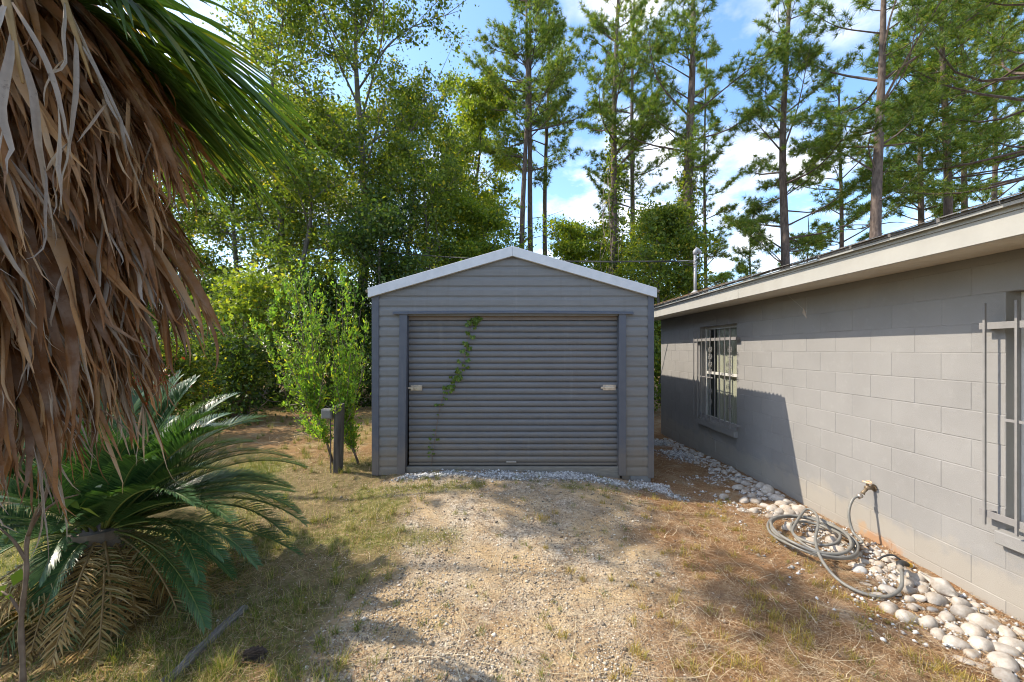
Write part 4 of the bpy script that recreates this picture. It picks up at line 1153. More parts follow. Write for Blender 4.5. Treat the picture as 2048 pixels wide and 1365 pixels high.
for az, r0, zh, L in ((-18, 1.45, 3.45, 0.9), (-27, 1.72, 3.2, 0.8)):   # bleached ones reaching out nearest the viewer
    palm_frond(R_(az), r0, zh, 0.3, 1.0, L, 4, 0.45, 0.9, 'palmgrey', 'bleached_frond', zt=4.0, W=0.030, grey=4, noise_=0.5)
for az, r0, zh, L in ((12, 0.7, 3.95, 1.25), (34, 0.8, 3.85, 1.2), (48, 0.6, 3.9, 1.1), (-12, 0.6, 4.3, 1.2), (215, 0.7, 4.1, 1.1), (24, 0.8, 4.2, 1.45), (6, 0.9, 4.05, 1.4)):
    palm_frond(R_(az), r0, zh, 0.8, 0.52, L, 44, 0.95, 0.16, 'palmgreen', 'green_frond', zt=4.15, W=0.040, grey=0, noise_=0.03)

# ------------------------------------------------------------------ sago palm
SX0, SY0, SZ0 = -2.82, 2.78, 0.55
sg0 = float(gh(SX0, SY0))
sago = thing('sago_palm', (SX0, SY0, sg0), 'broad dark green sago palm with dead yellow lower fronds', 'sago palm')
q = MB()
zz_ = np.linspace(sg0 - 0.05, SZ0, 10)
q.tube([(SX0, SY0, z) for z in zz_], [0.17 + 0.012 * (i % 2) for i in range(10)], 14); q.build('trunk', MAT['palmtrunk'], sago)
def sago_frond(az, el, L, droop, mat, ribmat, part, rng, vee=0.5, ll=0.165, pairs=104, ragged=0.0):
    K = 22; L *= 0.89
    p = np.array([SX0, SY0, SZ0 - 0.03 + 0.04 * math.sin(el)]) + np.array([math.cos(az), math.sin(az), 0]) * 0.10
    d = np.array([math.cos(az) * math.cos(el), math.sin(az) * math.cos(el), math.sin(el)])
    side = np.array([-math.sin(az), math.cos(az), 0.0])
    yaw = rng.normal() * 0.25
    Ps, Ds = [p], [d]
    for k in range(K):
        t = (k + 1) / K
        d = nrm(d + np.array([0, 0, -1]) * droop * (0.3 + 1.5 * t) / K + side * yaw / K)
        p = p + d * L / K
        gz = float(gh(p[0], p[1])) + 0.02
        if p[2] < gz: p[2] = gz; d = nrm(np.array([d[0], d[1], 0.02]))
        Ps.append(p); Ds.append(d)
    Ps = np.array(Ps); Ds = np.array(Ds)
    q = MB(); q.tube(Ps, np.linspace(0.009, 0.0025, K + 1), 5)
    t = np.linspace(0.10, 0.995, pairs)
    idx = t * K; i0 = np.clip(idx.astype(int), 0, K - 1); f = (idx - i0)[:, None]
    P = Ps[i0] * (1 - f) + Ps[i0 + 1] * f; D = nrm(Ds[i0] * (1 - f) + Ds[i0 + 1] * f)
    S = nrm(np.cross(D, np.array([0, 0, 1.0]))); U = np.cross(S, D)
    lens = ll * np.interp(t, [0.1, 0.25, 0.5, 0.8, 1.0], [0.35, 0.85, 1.0, 0.8, 0.3])
    parts = []
    for sg in (-1, 1):
        keep = rng.random(pairs) > ragged
        ang = np.interp(t, [0.1, 1], [1.15, 0.55]) + rng.normal(size=pairs) * 0.05 * (1 + 4 * ragged)
        v = vee + rng.normal(size=pairs) * 0.05 * (1 + 5 * ragged)
        LD = nrm(D * np.cos(ang)[:, None] + (S * sg * np.cos(v)[:, None] + U * np.sin(v)[:, None]) * np.sin(ang)[:, None])
        W = np.cross(LD, U); W = nrm(W) * 0.0038
        a = P; b = P + LD * (lens * 0.55)[:, None]; LD2 = nrm(LD - np.array([0, 0, 1.0]) * 0.28 + D * 0.1); c = b + LD2 * (lens * 0.45)[:, None]
        V = np.stack([a - W, a + W, b + W, b - W, c + W * 0.15, c - W * 0.15], 1)[keep]
        n = len(V); bs = (np.arange(n) * 6)[:, None]
        F = np.concatenate([bs + np.array([[0, 1, 2, 3]]), bs + np.array([[3, 2, 4, 5]])])
        parts.append((V.reshape(-1, 3), F))
    V, F = join(parts)
    fr = fbuild(part, V, F, mat, sago, False)
    q.build('rachis', ribmat, fr, smooth=True)
rs = np.random.default_rng(8)
for i in range(54):
    ring = i / 54
    az = i * ga + rs.normal() * 0.15
    el = R_(84 - 72 * ring + rs.normal() * 5)
    if el < 0.8 and -2.9 < (az + math.pi) % (2 * math.pi) - math.pi < -0.45: continue
    fr_ = 0.62 if -2.9 < (az + math.pi) % (2 * math.pi) - math.pi < -0.35 else 1.0
    sago_frond(az, el, rs.uniform(1.05, 1.32) * fr_, rs.uniform(0.8, 1.4) - 0.35 * ring, MAT['sago'], MAT['sagorib'], 'frond', rs)
for az, el, L, dr in ((5, 30, 1.4, 1.2), (18, 22, 1.45, 1.0), (-8, 18, 1.35, 1.0), (28, 38, 1.4, 1.1), (-22, 8, 1.3, 1.2), (2, 8, 1.4, 0.9), (-75, -8, 0.5, 2.4), (60, 60, 1.3, 0.9), (95, 66, 1.25, 0.8), (75, 75, 1.2, 0.6), (-58, 40, 0.75, 1.9), (-100, 30, 0.7, 2.0), (-130, 20, 0.8, 1.8)):
    sago_frond(R_(az), R_(el), L, dr, MAT['sago'], MAT['sagorib'], 'frond', rs)
for i in range(38):
    az = R_(-35 + 250 * i / 37 + rs.uniform(-6, 6))
    sago_frond(az, R_(rs.uniform(8, 72)), rs.uniform(1.0, 1.35), rs.uniform(0.7, 1.3), MAT['sago'], MAT['sagorib'], 'frond', rs)
for i in range(36):
    az = R_(-170 + i * 6.7 + rs.uniform(-5, 5))
    sago_frond(az, R_(rs.uniform(-50, -12)), rs.uniform(0.85, 1.25), rs.uniform(1.2, 2.4), MAT['sagodead' if i % 4 else 'sagomid'], MAT['sagodeadrib'], 'dead_frond', rs, vee=0.1, ll=0.14, pairs=80, ragged=0.4)

# thin gnarled sapling in front of the sago
b0 = np.array([-2.31, 1.90, float(gh(-2.31, 1.9)) - 0.05])
sap = thing('sapling', tuple(b0), 'thin bare gnarled sapling stem in front of the sago palm', 'sapling')
P = spline([b0, b0 + [0.02, 0, 0.25], b0 + [0.0, 0.01, 0.5], b0 + [0.035, 0.0, 0.72], b0 + [0.02, 0.02, 0.9], b0 + [0.085, 0.03, 1.06], b0 + [0.11, 0.05, 1.3]], 40)
q = MB(); q.tube(P, np.linspace(0.012, 0.006, 40) * (1 + 0.12 * np.sin(np.arange(40) * 1.3)), 8); st_ = q.build('stem', MAT['twig'], sap, smooth=True)
for (t, dv) in ((14, (-0.12, 0.02, 0.10)), (22, (-0.10, -0.02, 0.16)), (30, (0.16, 0.03, 0.09)), (26, (0.12, -0.05, 0.18))):
    p = P[t]; q = MB(); q.tube(spline([p, p + np.array(dv) * 0.5 + [0, 0, 0.02], p + np.array(dv)], 8), np.linspace(0.008, 0.003, 8), 6); q.build('twig', MAT['twig'], st_, smooth=True)
r5 = np.random.default_rng(5)
Pl = np.repeat(P[[14, 22, 30]] + np.array([[-0.12, 0.02, 0.10], [-0.10, -0.02, 0.16], [0.16, 0.03, 0.09]]), 7, 0) + r5.normal(size=(21, 3)) * 0.03
V, F = leaf_quads(Pl, 0.07, r5); fbuild('leaves', V, F, MAT['leaf_vine'], sap)

# ------------------------------------------------------------------ bright shrub behind the post
rb = np.random.default_rng(14)
SHY = 5.65
shrub = thing('groundsel_shrub', (-2.35, SHY, float(gh(-2.35, SHY))), 'tall bright green leafy shrub with fanning stems behind the wooden post', 'shrub')
def at(px, py, Y): return np.array([(px - 1028) * Y / FPX, Y, CAMZ - (py - 699) * Y / FPX])
stem = MB(); LP, LD = [], []
ends = [(512, 668, 0), (535, 640, 0), (556, 606, 0), (572, 575, 0), (588, 556, 0), (602, 546, 0), (618, 556, 0), (632, 580, 0), (644, 604, 0), (606, 580, 0), (585, 590, 0), (560, 700, 0), (545, 745, 0), (580, 820, 0), (596, 860, 0),
        (672, 600, 1), (684, 573, 1), (697, 584, 1), (709, 606, 1), (722, 618, 1), (690, 610, 1), (661, 668, 1), (732, 668, 1), (736, 712, 1), (712, 740, 1), (722, 790, 1), (700, 815, 1), (690, 860, 1), (652, 720, 0), (648, 790, 0), (626, 860, 0), (664, 830, 1), (704, 880, 1), (668, 770, 1), (690, 720, 1)]
bases = [at(668, 934, SHY), at(721, 941, SHY)]
mids = [at(632, 826, SHY), at(688, 856, SHY)]
for (ex, ey, wh) in ends:
    Ye = SHY + rb.uniform(-0.45, 0.45)
    E = at(ex, ey, Ye); B0 = bases[wh]; M0 = mids[wh]
    if ey > 790: M0 = B0 * 0.4 + M0 * 0.6
    fork = M0 + (E - M0) * 0.3 + np.array([0, 0, -0.08])
    Pp = spline([B0, B0 * 0.5 + M0 * 0.5 + [0.01, 0, 0], M0, fork, E], 26)
    rad = np.concatenate([np.linspace(0.017, 0.013, 12), np.linspace(0.009, 0.003, 14)])
    stem.tube(Pp, rad, 5)
    k0 = 12 if ey < 790 else 8
    for _ in range(30 if ey < 720 else 20):
        k = rb.integers(k0, 26); p = Pp[k]; tl = rb.uniform(0.12, 0.34)
        dv = nrm(np.array([rb.normal() * 0.30, rb.normal() * 0.30, 1.0]) + nrm(E - M0) * 0.5)
        if rb.random() < 0.5: stem.tube([p, p + dv * tl * 0.5, p + dv * tl], [0.003, 0.002, 0.001], 3, False)
        m = rb.integers(13, 24)
        u = rb.random(m)[:, None]
        LP.append(p + dv * tl * u + rb.normal(size=(m, 3)) * 0.018); LD.append(np.repeat(dv[None], m, 0))
stem.build('stems', MAT['twig'], shrub)['kind'] = 'stuff'
LP = np.concatenate(LP); LD = np.concatenate(LD)
V, F = leaf_quads(LP, 0.042, rb, 0.1, 0.42, LD + rb.normal(size=LD.shape) * 0.35)
fbuild('foliage', V, F, MAT['leaf_bush'], shrub)

# ------------------------------------------------------------------ trees
def wavy(p0, p1, n, amp, rng):
    t = np.linspace(0, 1, n)[:, None]
    P = np.array(p0) + (np.array(p1) - np.array(p0)) * t
    for _ in range(2):
        ph = rng.uniform(0, 6.28, 2); fr = rng.uniform(1.5, 4)
        P[:, 0] += amp * np.sin(t[:, 0] * fr * 3 + ph[0]) * np.minimum(1, t[:, 0] * 4); P[:, 1] += amp * np.sin(t[:, 0] * fr * 3 + ph[1]) * np.minimum(1, t[:, 0] * 4)
    return P

def pine(label, px, Y, H, r, cb, Lmax, seed, topx=None, ivy=0, low=1.0, group='pines behind the shed and the house', dens=1.0):
    rng = np.random.default_rng(seed)
    X = (px - 1028) * Y / FPX
    z0 = float(gh(X, Y)) - 0.1
    X1 = X + (0 if topx is None else (topx - px) * Y / FPX)
    zt = CAMZ + 699 * Y / FPX
    XH = X + (X1 - X) * (H / max(zt, 1))
    t = thing('pine_tree', (X, Y, z0), label, 'pine tree', group)
    P = wavy((X, Y, z0), (XH, Y + rng.normal() * 0.2, H), 22, 0.05, rng)
    tr = MB(); tr.tube(P, r * (1.12 - 0.9 * np.linspace(0, 1, 22) ** 1.3), 10)
    trunk = tr.build('trunk', MAT['pinebark'], t, smooth=True)
    lim = MB(); TP, TD = [], []
    z = cb
    while z < H - 0.2:
        f = (z - cb) / (H - cb)
        u = (z - z0) / (H - z0) * 21; i = min(int(u), 20); c = P[i] + (P[i + 1] - P[i]) * (u - i)
        for _ in range(rng.integers(2, 4)):
            az = rng.uniform(0, 6.283); L = 1.15 * Lmax * (0.5 + 0.5 * math.sin(min(1, f * 1.2 + 0.22) * math.pi)) * (1 - 0.45 * f * f) * rng.uniform(0.55, 1.15)
            L = max(L, 0.5)
            el = rng.uniform(-0.12, 0.75) + 0.25 * f
            dv = np.array([math.cos(az) * math.cos(el), math.sin(az) * math.cos(el), math.sin(el)])
            E = c + dv * L + np.array([0, 0, 0.10 * L * L * 0.35 + 0.15])
            mid = c + dv * L * 0.5 + rng.normal(size=3) * 0.06 * L
            B = spline([c, mid, E], 7)
            lim.tube(B, np.linspace(0.010 + 0.010 * L, 0.006, 7), 4, False)
            bare = 0.25 + 0.25 * rng.random()
            nt_ = int(max(4, L * 4.6 * dens))
            for j in range(nt_):
                s = bare + (1 - bare) * (j + rng.random()) / nt_
                k = min(int(s * 6), 5); p = B[k] + (B[k + 1] - B[k]) * (s * 6 - k)
                bd = nrm(B[k + 1] - B[k]); sd = nrm(np.cross(bd, [0, 0, 1.0])) * (1 if j % 2 else -1)
                tl = rng.uniform(0.18, 0.36) * L * (1.15 - 0.75 * s) + 0.16
                td = nrm(bd * 0.75 + sd * rng.uniform(0.5, 1.0) + np.array([0, 0, rng.uniform(-0.1, 0.45)]))
                e = p + td * tl
                lim.tube([p, e], [0.008, 0.004], 3, False)
                for w in ((0.35, 0.6, 0.82, 1.0) if tl < 0.5 else (0.25, 0.45, 0.65, 0.85, 1.0)):
                    TP.append(p + td * tl * w + rng.normal(size=3) * 0.05); TD.append(nrm(td + np.array([0, 0, 0.35])))
            TP.append(E); TD.append(nrm(E - mid))
        z += rng.uniform(0.42, 0.85) / dens
    # a few dead snags below the crown
    for _ in range(int(6 * low)):
        z = rng.uniform(max(2.5, cb * 0.45), cb); u = (z - z0) / (H - z0) * 21; i = int(u); c = P[i]
        az = rng.uniform(0, 6.28); L = rng.uniform(0.5, 1.8)
        lim.tube(spline([c, c + np.array([math.cos(az) * L * 0.5, math.sin(az) * L * 0.5, 0.05]), c + np.array([math.cos(az) * L, math.sin(az) * L, rng.uniform(-0.2, 0.5)])], 6), np.linspace(0.02, 0.005, 6), 4, False)
    lim.build('limbs', MAT['pinebark'], t)['kind'] = 'stuff'
    V, F = needles(np.array(TP), np.array(TD), rng, 26, 0.24, 0.0078 + 0.00014 * Y)
    fbuild('crown', V, F, MAT['needle'], t)
    if ivy:
        n = 4200 if ivy == 1 else 7000
        zz = rng.beta(1.1, 1.5, n) * (ivy_top := (10.5 if ivy == 1 else 9.0)) + 1.0
        u = np.clip((zz - z0) / (H - z0) * 21, 0, 20.9); i = u.astype(int); c = P[i] + (P[i + 1] - P[i]) * (u - i)[:, None]
        rad = (0.18 + 0.35 * np.abs(vnoise(zz, zz * 0.3, 0.9, seed)) + (0.45 * np.exp(-((zz - 4.6) / 2.4) ** 2) * (0.6 + 0.7 * np.abs(vnoise(zz, zz, 0.6, 3))) if ivy == 2 else 0.15))
        cl = rng.normal(size=(40, 3)); kk = rng.integers(0, 40, n)
        off = nrm(cl[kk] + rng.normal(size=(n, 3)) * 0.5) * (rad * rng.uniform(0.35, 1.6, 40)[kk] * rng.random(n) ** 0.5)[:, None]; off[:, 2] *= 0.6
        V, F = leaf_quads(c + off, 0.10, rng, 0.2, 0.8)
        fbuild('ivy', V, F, MAT['leaf_mid'], t)
        vn = MB()
        for _ in range(26):
            z1 = rng.uniform(4.5, 10.5); a = rng.uniform(0, 6.28); i = min(int((z1 - z0) / (H - z0) * 21), 20)
            p = P[i] + np.array([math.cos(a), math.sin(a), 0]) * rng.uniform(0.12, 0.55)
            L = rng.uniform(1.5, 4.0)
            vn.tube(spline([p, p + [rng.normal() * 0.1, rng.normal() * 0.1, -L * 0.5], p + [rng.normal() * 0.2, rng.normal() * 0.2, -L]], 8), 0.011, 3, False)
        vn.build('hanging_vines', MAT['vinewood'], t)['kind'] = 'stuff'
    return t
def Htop(Y, extra=2.5): return CAMZ + 699 * Y / FPX + extra
pine('tall straight pine, left one of the close pair above the shed ridge', 1040, 20, Htop(20), 0.150, 10.5, 3.4, 1, 1056)
pine('tall slim pine, right one of the close pair above the shed ridge', 1065, 20.8, Htop(20.8), 0.155, 12.5, 2.2, 2, 1058)
pine('slender pine just right of the pair above the shed ridge', 1088, 24, Htop(24), 0.15, 11.0, 2.8, 3, 1098)
pine('pine wrapped in hanging vines above the right slope of the shed roof', 1225, 17, Htop(17), 0.16, 9.2, 2.5, 4, 1231, ivy=1)
pine('slim pine just right of the vine wrapped pine over the shed roof', 1258, 22, Htop(22), 0.14, 8.0, 2.6, 5, 1268)
pine('pine with a thick column of ivy behind the roof mast', 1379, 15, Htop(15), 0.20, 8.5, 2.8, 6, 1386, ivy=2)
pine('thin pine just right of the ivy covered one behind the roof mast', 1410, 22, Htop(22, -3), 0.10, 5.0, 1.8, 7, 1414, low=0.4)
pine('tall pine with full low boughs, first to the right of the roof mast', 1558, 16, Htop(16), 0.165, 4.2, 2.7, 8, 1567, dens=1.0)
pine('thin dark pine between two larger ones above the house eave', 1686, 20, Htop(20, -4), 0.12, 6.5, 2.6, 9, 1670)
pine('thickest pine leaning right over the house roof', 1748, 13, Htop(13), 0.175, 7.4, 3.4, 110, 1770, dens=0.95)
pine('slim pine just right of the thickest pine over the house roof', 1845, 18, Htop(18), 0.125, 7.0, 2.6, 11, 1845)
pine('pale barked straight pine over the right part of the house roof', 1896, 15, Htop(15), 0.15, 8.0, 2.6, 12, 1885)
pine('slender pine second from the right edge above the roof', 1939, 18, Htop(18), 0.13, 8.0, 2.8, 13, 1937)
pine('thin pine nearest the right edge above the roof', 1990, 20, Htop(20), 0.12, 7.0, 3.0, 14, 1993)
pine('young pine rising just behind the house roof left of the full bough pine', 1500, 19, 8.0, 0.07, 2.0, 1.6, 15, 1502, low=0)
pine('young pine behind the house roof right of the full bough pine', 1612, 21, 8.6, 0.07, 2.0, 1.6, 16, 1612, low=0)
pine('big boughed pine reaching in from the right edge', 2120, 12, 16, 0.2, 7.0, 4.6, 17, 2110)

def broadleaf(label, px, Y, H, r, cb, spread, nleaf, lsize, matn, seed, topx=None, steep=0.5, fork=None, X=None, group='broadleaf trees at the edge of the wood', sig=0.30, rng_name='broadleaf_tree'):
    rng = np.random.default_rng(seed)
    if X is None: X = (px - 1028) * Y / FPX
    z0 = float(gh(X, Y)) - 0.1
    t = thing(rng_name, (X, Y, z0), label, 'tree', group)
    XH = X + (0 if topx is None else (topx - px) * Y / FPX)
    P = wavy((X, Y, z0), (XH, Y, H * 0.93), 18, 0.10, rng)
    tr = MB(); tr.tube(P, r * (1.15 - np.linspace(0, 1.02, 18) ** 1.1), 9)
    trunk = tr.build('trunk', MAT['bark'], t, smooth=True)
    lim = MB(); A = []
    nl = int(9 + H * 1.1)
    for i in range(nl):
        f = (i + rng.random()) / nl
        z = cb + (H * 0.95 - cb) * f
        u = (z - z0) / (H * 0.93 - z0) * 17; k = int(np.clip(u, 0, 16)); c = P[k] + (P[k + 1] - P[k]) * min(1, u - k)
        az = i * 2.4 + rng.normal() * 0.4
        L = spread * (0.35 + 0.75 * math.sin(math.pi * min(1, 0.25 + 0.72 * f))) * rng.uniform(0.6, 1.1)
        el = steep * rng.uniform(0.3, 1.3) + 0.35 * f
        dv = np.array([math.cos(az) * math.cos(el), math.sin(az) * math.cos(el), math.sin(el)])
        E = c + dv * L; mid = c + dv * L * 0.5 + rng.normal(size=3) * 0.07 * L
        B = spline([c, mid, E], 9)
        lim.tube(B, np.linspace(max(0.02, r * 0.30 * (1 - 0.6 * f)), 0.006, 9), 5, False)
        for j in range(9):
            s = rng.uniform(0.25, 1.0); k = min(int(s * 8), 7); p = B[k]
            dd = nrm(dv + rng.normal(size=3) * 0.75 + np.array([0, 0, 0.25])); ll = L * rng.uniform(0.18, 0.45)
            e = p + dd * ll
            lim.tube([p, p + dd * ll * 0.5 + rng.normal(size=3) * 0.03, e], [0.014, 0.009, 0.004], 3, False)
            A += [e, p + dd * ll * 0.6, e + rng.normal(size=3) * 0.25]
        A.append(E)
    lim.build('limbs', MAT['bark'], t)['kind'] = 'stuff'
    A = np.array(A)
    nleaf = int(nleaf * 1.8); wgt = rng.random(len(A)) ** 2.2 + 0.04
    pick = rng.choice(len(A), nleaf, p=wgt / wgt.sum())
    off = rng.normal(size=(nleaf, 3)) * sig * 0.72; off[:, 2] *= 0.62
    V, F = leaf_quads(A[pick] + off, lsize * 1.12, rng, 0.5, 0.62)
    fbuild('crown', V, F, MAT[matn], t)
    return t
broadleaf('tall open tree with forked limbs left of the shed gable', 712, 15, 17.0, 0.20, 6.0, 4.4, 24000, 0.085, 'leaf_mid', 41, 725, 0.85, sig=0.30)
broadleaf('full lime green tree left of the pine pair', 950, 23, 17.5, 0.16, 5.0, 3.0, 22000, 0.12, 'leaf_lime', 42, 955, 0.5)
broadleaf('dense green tree above the left slope of the shed roof', 850, 14, 8.4, 0.11, 2.6, 2.2, 9500, 0.08, 'leaf_mid', 43, 850)
broadleaf('dark leafy tree above the bright shrub', 620, 13, 9.0, 0.12, 3.2, 2.3, 9500, 0.08, 'leaf_mid', 44, 610)
broadleaf('straight grey trunked tree rising beside the palm skirt', 548, 14, 15.0, 0.13, 5.0, 2.6, 11000, 0.08, 'leaf_mid', 45, 556, 0.3)
broadleaf('leafy tree half hidden by the palm skirt', 470, 15.5, 9.6, 0.13, 3.0, 2.8, 15000, 0.085, 'leaf_mid', 46, 470)
broadleaf('low dark tree directly left of the shed roof', 775, 12.5, 6.3, 0.09, 1.8, 1.9, 10000, 0.075, 'leaf_dark', 47, 770)
broadleaf('bushy lime green tree just left of the shed ridge, below the pines', 965, 15, 7.0, 0.09, 2.2, 1.8, 14000, 0.08, 'leaf_lime', 48, 965)
broadleaf('small round tree in the gap right of the shed ridge', 1140, 19, 7.6, 0.09, 1.8, 2.2, 13000, 0.095, 'leaf_lime', 49, 1140)
broadleaf('green tree between the shed roof and the roof mast', 1322, 14, 6.6, 0.09, 1.5, 1.6, 12000, 0.08, 'leaf_mid', 50, 1325)
broadleaf('round lime green tree right of the vine wrapped pine, above the shed roof', 1288, 18, 7.6, 0.09, 1.6, 1.9, 11000, 0.09, 'leaf_lime', 57, 1290)
broadleaf('yellow green tree glowing behind the tall open tree', 668, 19, 13.2, 0.13, 5.0, 2.8, 10500, 0.10, 'leaf_lime', 51, 660)
broadleaf('pale green tree at the left edge of the gap beside the palm', 560, 21, 15.5, 0.14, 6.0, 2.8, 13000, 0.10, 'leaf_lime', 52, 560)
broadleaf('leafy tree filling the space between shed and pine pair', 905, 20, 10.5, 0.12, 3.0, 2.4, 12000, 0.10, 'leaf_lime', 53, 900)
broadleaf('slim tree standing before the vine wrapped pine', 1195, 21, 8.0, 0.08, 2.0, 2.0, 9000, 0.10, 'leaf_lime', 54, 1195)
broadleaf('tree at the far left behind the palm', 330, 16, 13.0, 0.15, 3.0, 3.2, 15000, 0.09, 'leaf_mid', 55, 330)
broadleaf('leaning tree with loose crown above the shed left slope', 800, 17, 12.5, 0.13, 5.0, 2.6, 11000, 0.09, 'leaf_mid', 56, 830, 0.7)
# unseen trees added left of the picture, crowns shaped to dapple the drive
broadleaf('unseen loose crowned tree added left of the yard to dapple the drive', 0, 5.9, 10.3, 0.09, 9.0, 0.85, 620, 0.10, 'leaf_mid', 61, X=-9.6, group='unseen shade trees left of the yard')
broadleaf('unseen taller slim tree added left of the yard for streaky shade', 0, 4.75, 11.5, 0.07, 10.6, 0.6, 170, 0.10, 'leaf_mid', 62, X=-9.9, group='unseen shade trees left of the yard')

def cloud(blobs, dens, lsize, seed, sub=26, spread=0.23):
    """leaf masses: clumps set on the skins of overlapping blobs"""
    rng = np.random.default_rng(seed); out = []
    for (c, rr) in blobs:
        c = np.array(c); rr = np.array(rr)
        n = int(dens * rr[0] * rr[2] * 4)
        k = max(8, int(sub * rr[0] * rr[2]))
        d = nrm(rng.normal(size=(k, 3))); cc = c + d * rr * rng.uniform(0.55, 1.05, (k, 1))
        p = cc[rng.integers(0, k, n)] + rng.normal(size=(n, 3)) * spread * np.array([1, 1, 0.7])
        p = p[p[:, 2] > 0.02]
        out.append(p)
    return np.concatenate(out), rng
def thicket(name, label, blobs, dens, lsize, matn, seed, **k):
    P, rng = cloud(blobs, dens, lsize, seed, **k)
    V, F = leaf_quads(P, lsize, rng, 0.5, 0.62)
    o = fbuild(name, V, F, MAT[matn]); return tag(o, label, 'thicket', kind='stuff')
rt = np.random.default_rng(3)
bl = []
for X in np.arange(-17, -1.5, 0.9):
    bl.append(((X, 11.2 + rt.uniform(-0.6, 0.9) + 0.06 * abs(X), rt.uniform(0.7, 1.5)), (rt.uniform(0.8, 1.2), 0.8, rt.uniform(0.9, 1.5))))
    bl.append(((X + 0.4, 12.6 + rt.uniform(-0.5, 0.9), rt.uniform(2.2, 3.4)), (rt.uniform(0.9, 1.3), 0.9, rt.uniform(1.0, 1.6))))
thicket('thicket', 'dark leafy thicket along the left edge of the yard', bl, 900, 0.082, 'leaf_dark', 71)
bl = []
for X in np.arange(-4, 7.5, 1.2):
    bl.append(((X, 15.5 + rt.uniform(-0.6, 1.2), rt.uniform(1.0, 2.6)), (rt.uniform(1.0, 1.4), 1.0, rt.uniform(1.3, 2.2))))
for X in (1.9, 2.6, 3.2, 4.0): bl.append(((X, 11.6 + rt.uniform(0, 0.8), 0.9), (0.8, 0.7, rt.uniform(1.0, 1.8))))
thicket('thicket', 'green undergrowth behind the shed', bl, 620, 0.085, 'leaf_mid', 72)
bl = [((X, 25 + rt.uniform(-2, 4), rt.uniform(0.5, 3.0)), (2.0, 1.6, rt.uniform(2.0, 4.2))) for X in np.arange(-30, 4, 2.2)]
thicket('far_wood', 'far wood showing between the nearer trees', bl, 260, 0.15, 'leaf_mid', 73, sub=10, spread=0.5)
bl = [((X, 40 + rt.uniform(-3, 4), rt.uniform(0.5, 2.0)), (2.6, 2.0, rt.uniform(2.0, 3.4))) for X in np.arange(4, 60, 3.0)]
thicket('far_wood', 'low far treeline behind the house', bl, 150, 0.2, 'needle', 74, sub=8, spread=0.6)
bl = [((X, Y, 1.2), (0.9, 0.9, 1.3)) for X, Y in ((-6.6, 4.6), (-7.4, 5.6), (-7.0, 7.0), (-6.2, 8.4), (-7.6, 9.4))]
thicket('hedge_thicket', 'bushes at the left side of the yard', bl, 700, 0.075, 'leaf_dark', 75)
# sunlit saplings at the face of the thicket, and a stand of yellow flowers
def bush(label, px, py, Y, rr, n, matn, seed, size=0.06, name='bush'):
    rng = np.random.default_rng(seed)
    c = at(px, py, Y); z0 = float(gh(c[0], Y))
    t = thing(name, (c[0], Y, z0), label, 'bush')
    st = MB(); A = []
    for i in range(22):
        d = nrm(rng.normal(size=3)); e = c + d * np.array(rr) * rng.uniform(0.5, 1.0)
        st.tube(spline([(c[0] + rng.normal() * 0.05, Y, z0), (c + e) / 2 + [0, 0, -0.15], e], 7), np.linspace(0.012, 0.003, 7), 4, False)
        A += [e, e * 0.75 + c * 0.25, e + rng.normal(size=3) * 0.15]
    st.build('stems', MAT['twig'], t)['kind'] = 'stuff'
    A = np.array(A); p = A[rng.integers(0, len(A), n)] + rng.normal(size=(n, 3)) * 0.14
    V, F = leaf_quads(p, size, rng, 0.5, 0.62); fbuild('foliage', V, F, MAT[matn], t)
bush('sunlit broad leafed bush in the thicket between palm and bright shrub', 490, 610, 9.8, (1.0, 0.7, 1.0), 4200, 'leaf_lime', 81, 0.085)
bush('low green bush with yellowing leaves left of the bright shrub', 470, 720, 9.4, (0.9, 0.6, 0.7), 3800, 'leaf_mid', 82, 0.075)
bush('dark bush under the trees behind the sago palm', 420, 800, 9.6, (0.9, 0.6, 0.5), 3600, 'leaf_dark', 83, 0.07)
bush('red leafed bush behind the palm skirt', 275, 800, 6.2, (0.42, 0.4, 0.42), 1500, 'redleaf', 84, 0.05, 'red_bush')
bush('green bush behind the dead palm strands', 330, 740, 7.4, (0.7, 0.5, 0.7), 3600, 'leaf_mid', 85, 0.065)
bush('small clump of yellow flowers before the dark thicket', 411, 765, 8.6, (0.16, 0.12, 0.10), 260, 'flower', 86, 0.04, 'flower_clump')
# bare dead branches lying in the thicket
rd = np.random.default_rng(6)
db = MB()
for i in range(26):
    p = at(rd.uniform(440, 600), rd.uniform(770, 835), rd.uniform(9.3, 10.2)); d = nrm(np.array([rd.normal(), rd.normal() * 0.4, rd.normal() * 0.45 + 0.1])); L = rd.uniform(0.4, 1.1)
    db.tube(spline([p, p + d * L * 0.5 + rd.normal(size=3) * 0.08, p + d * L], 7), np.linspace(0.012, 0.003, 7), 4, False)
tag(db.build('dead_branches', MAT['vinewood']), 'tangle of bare dead branches in front of the dark thicket', 'branches', kind='stuff')

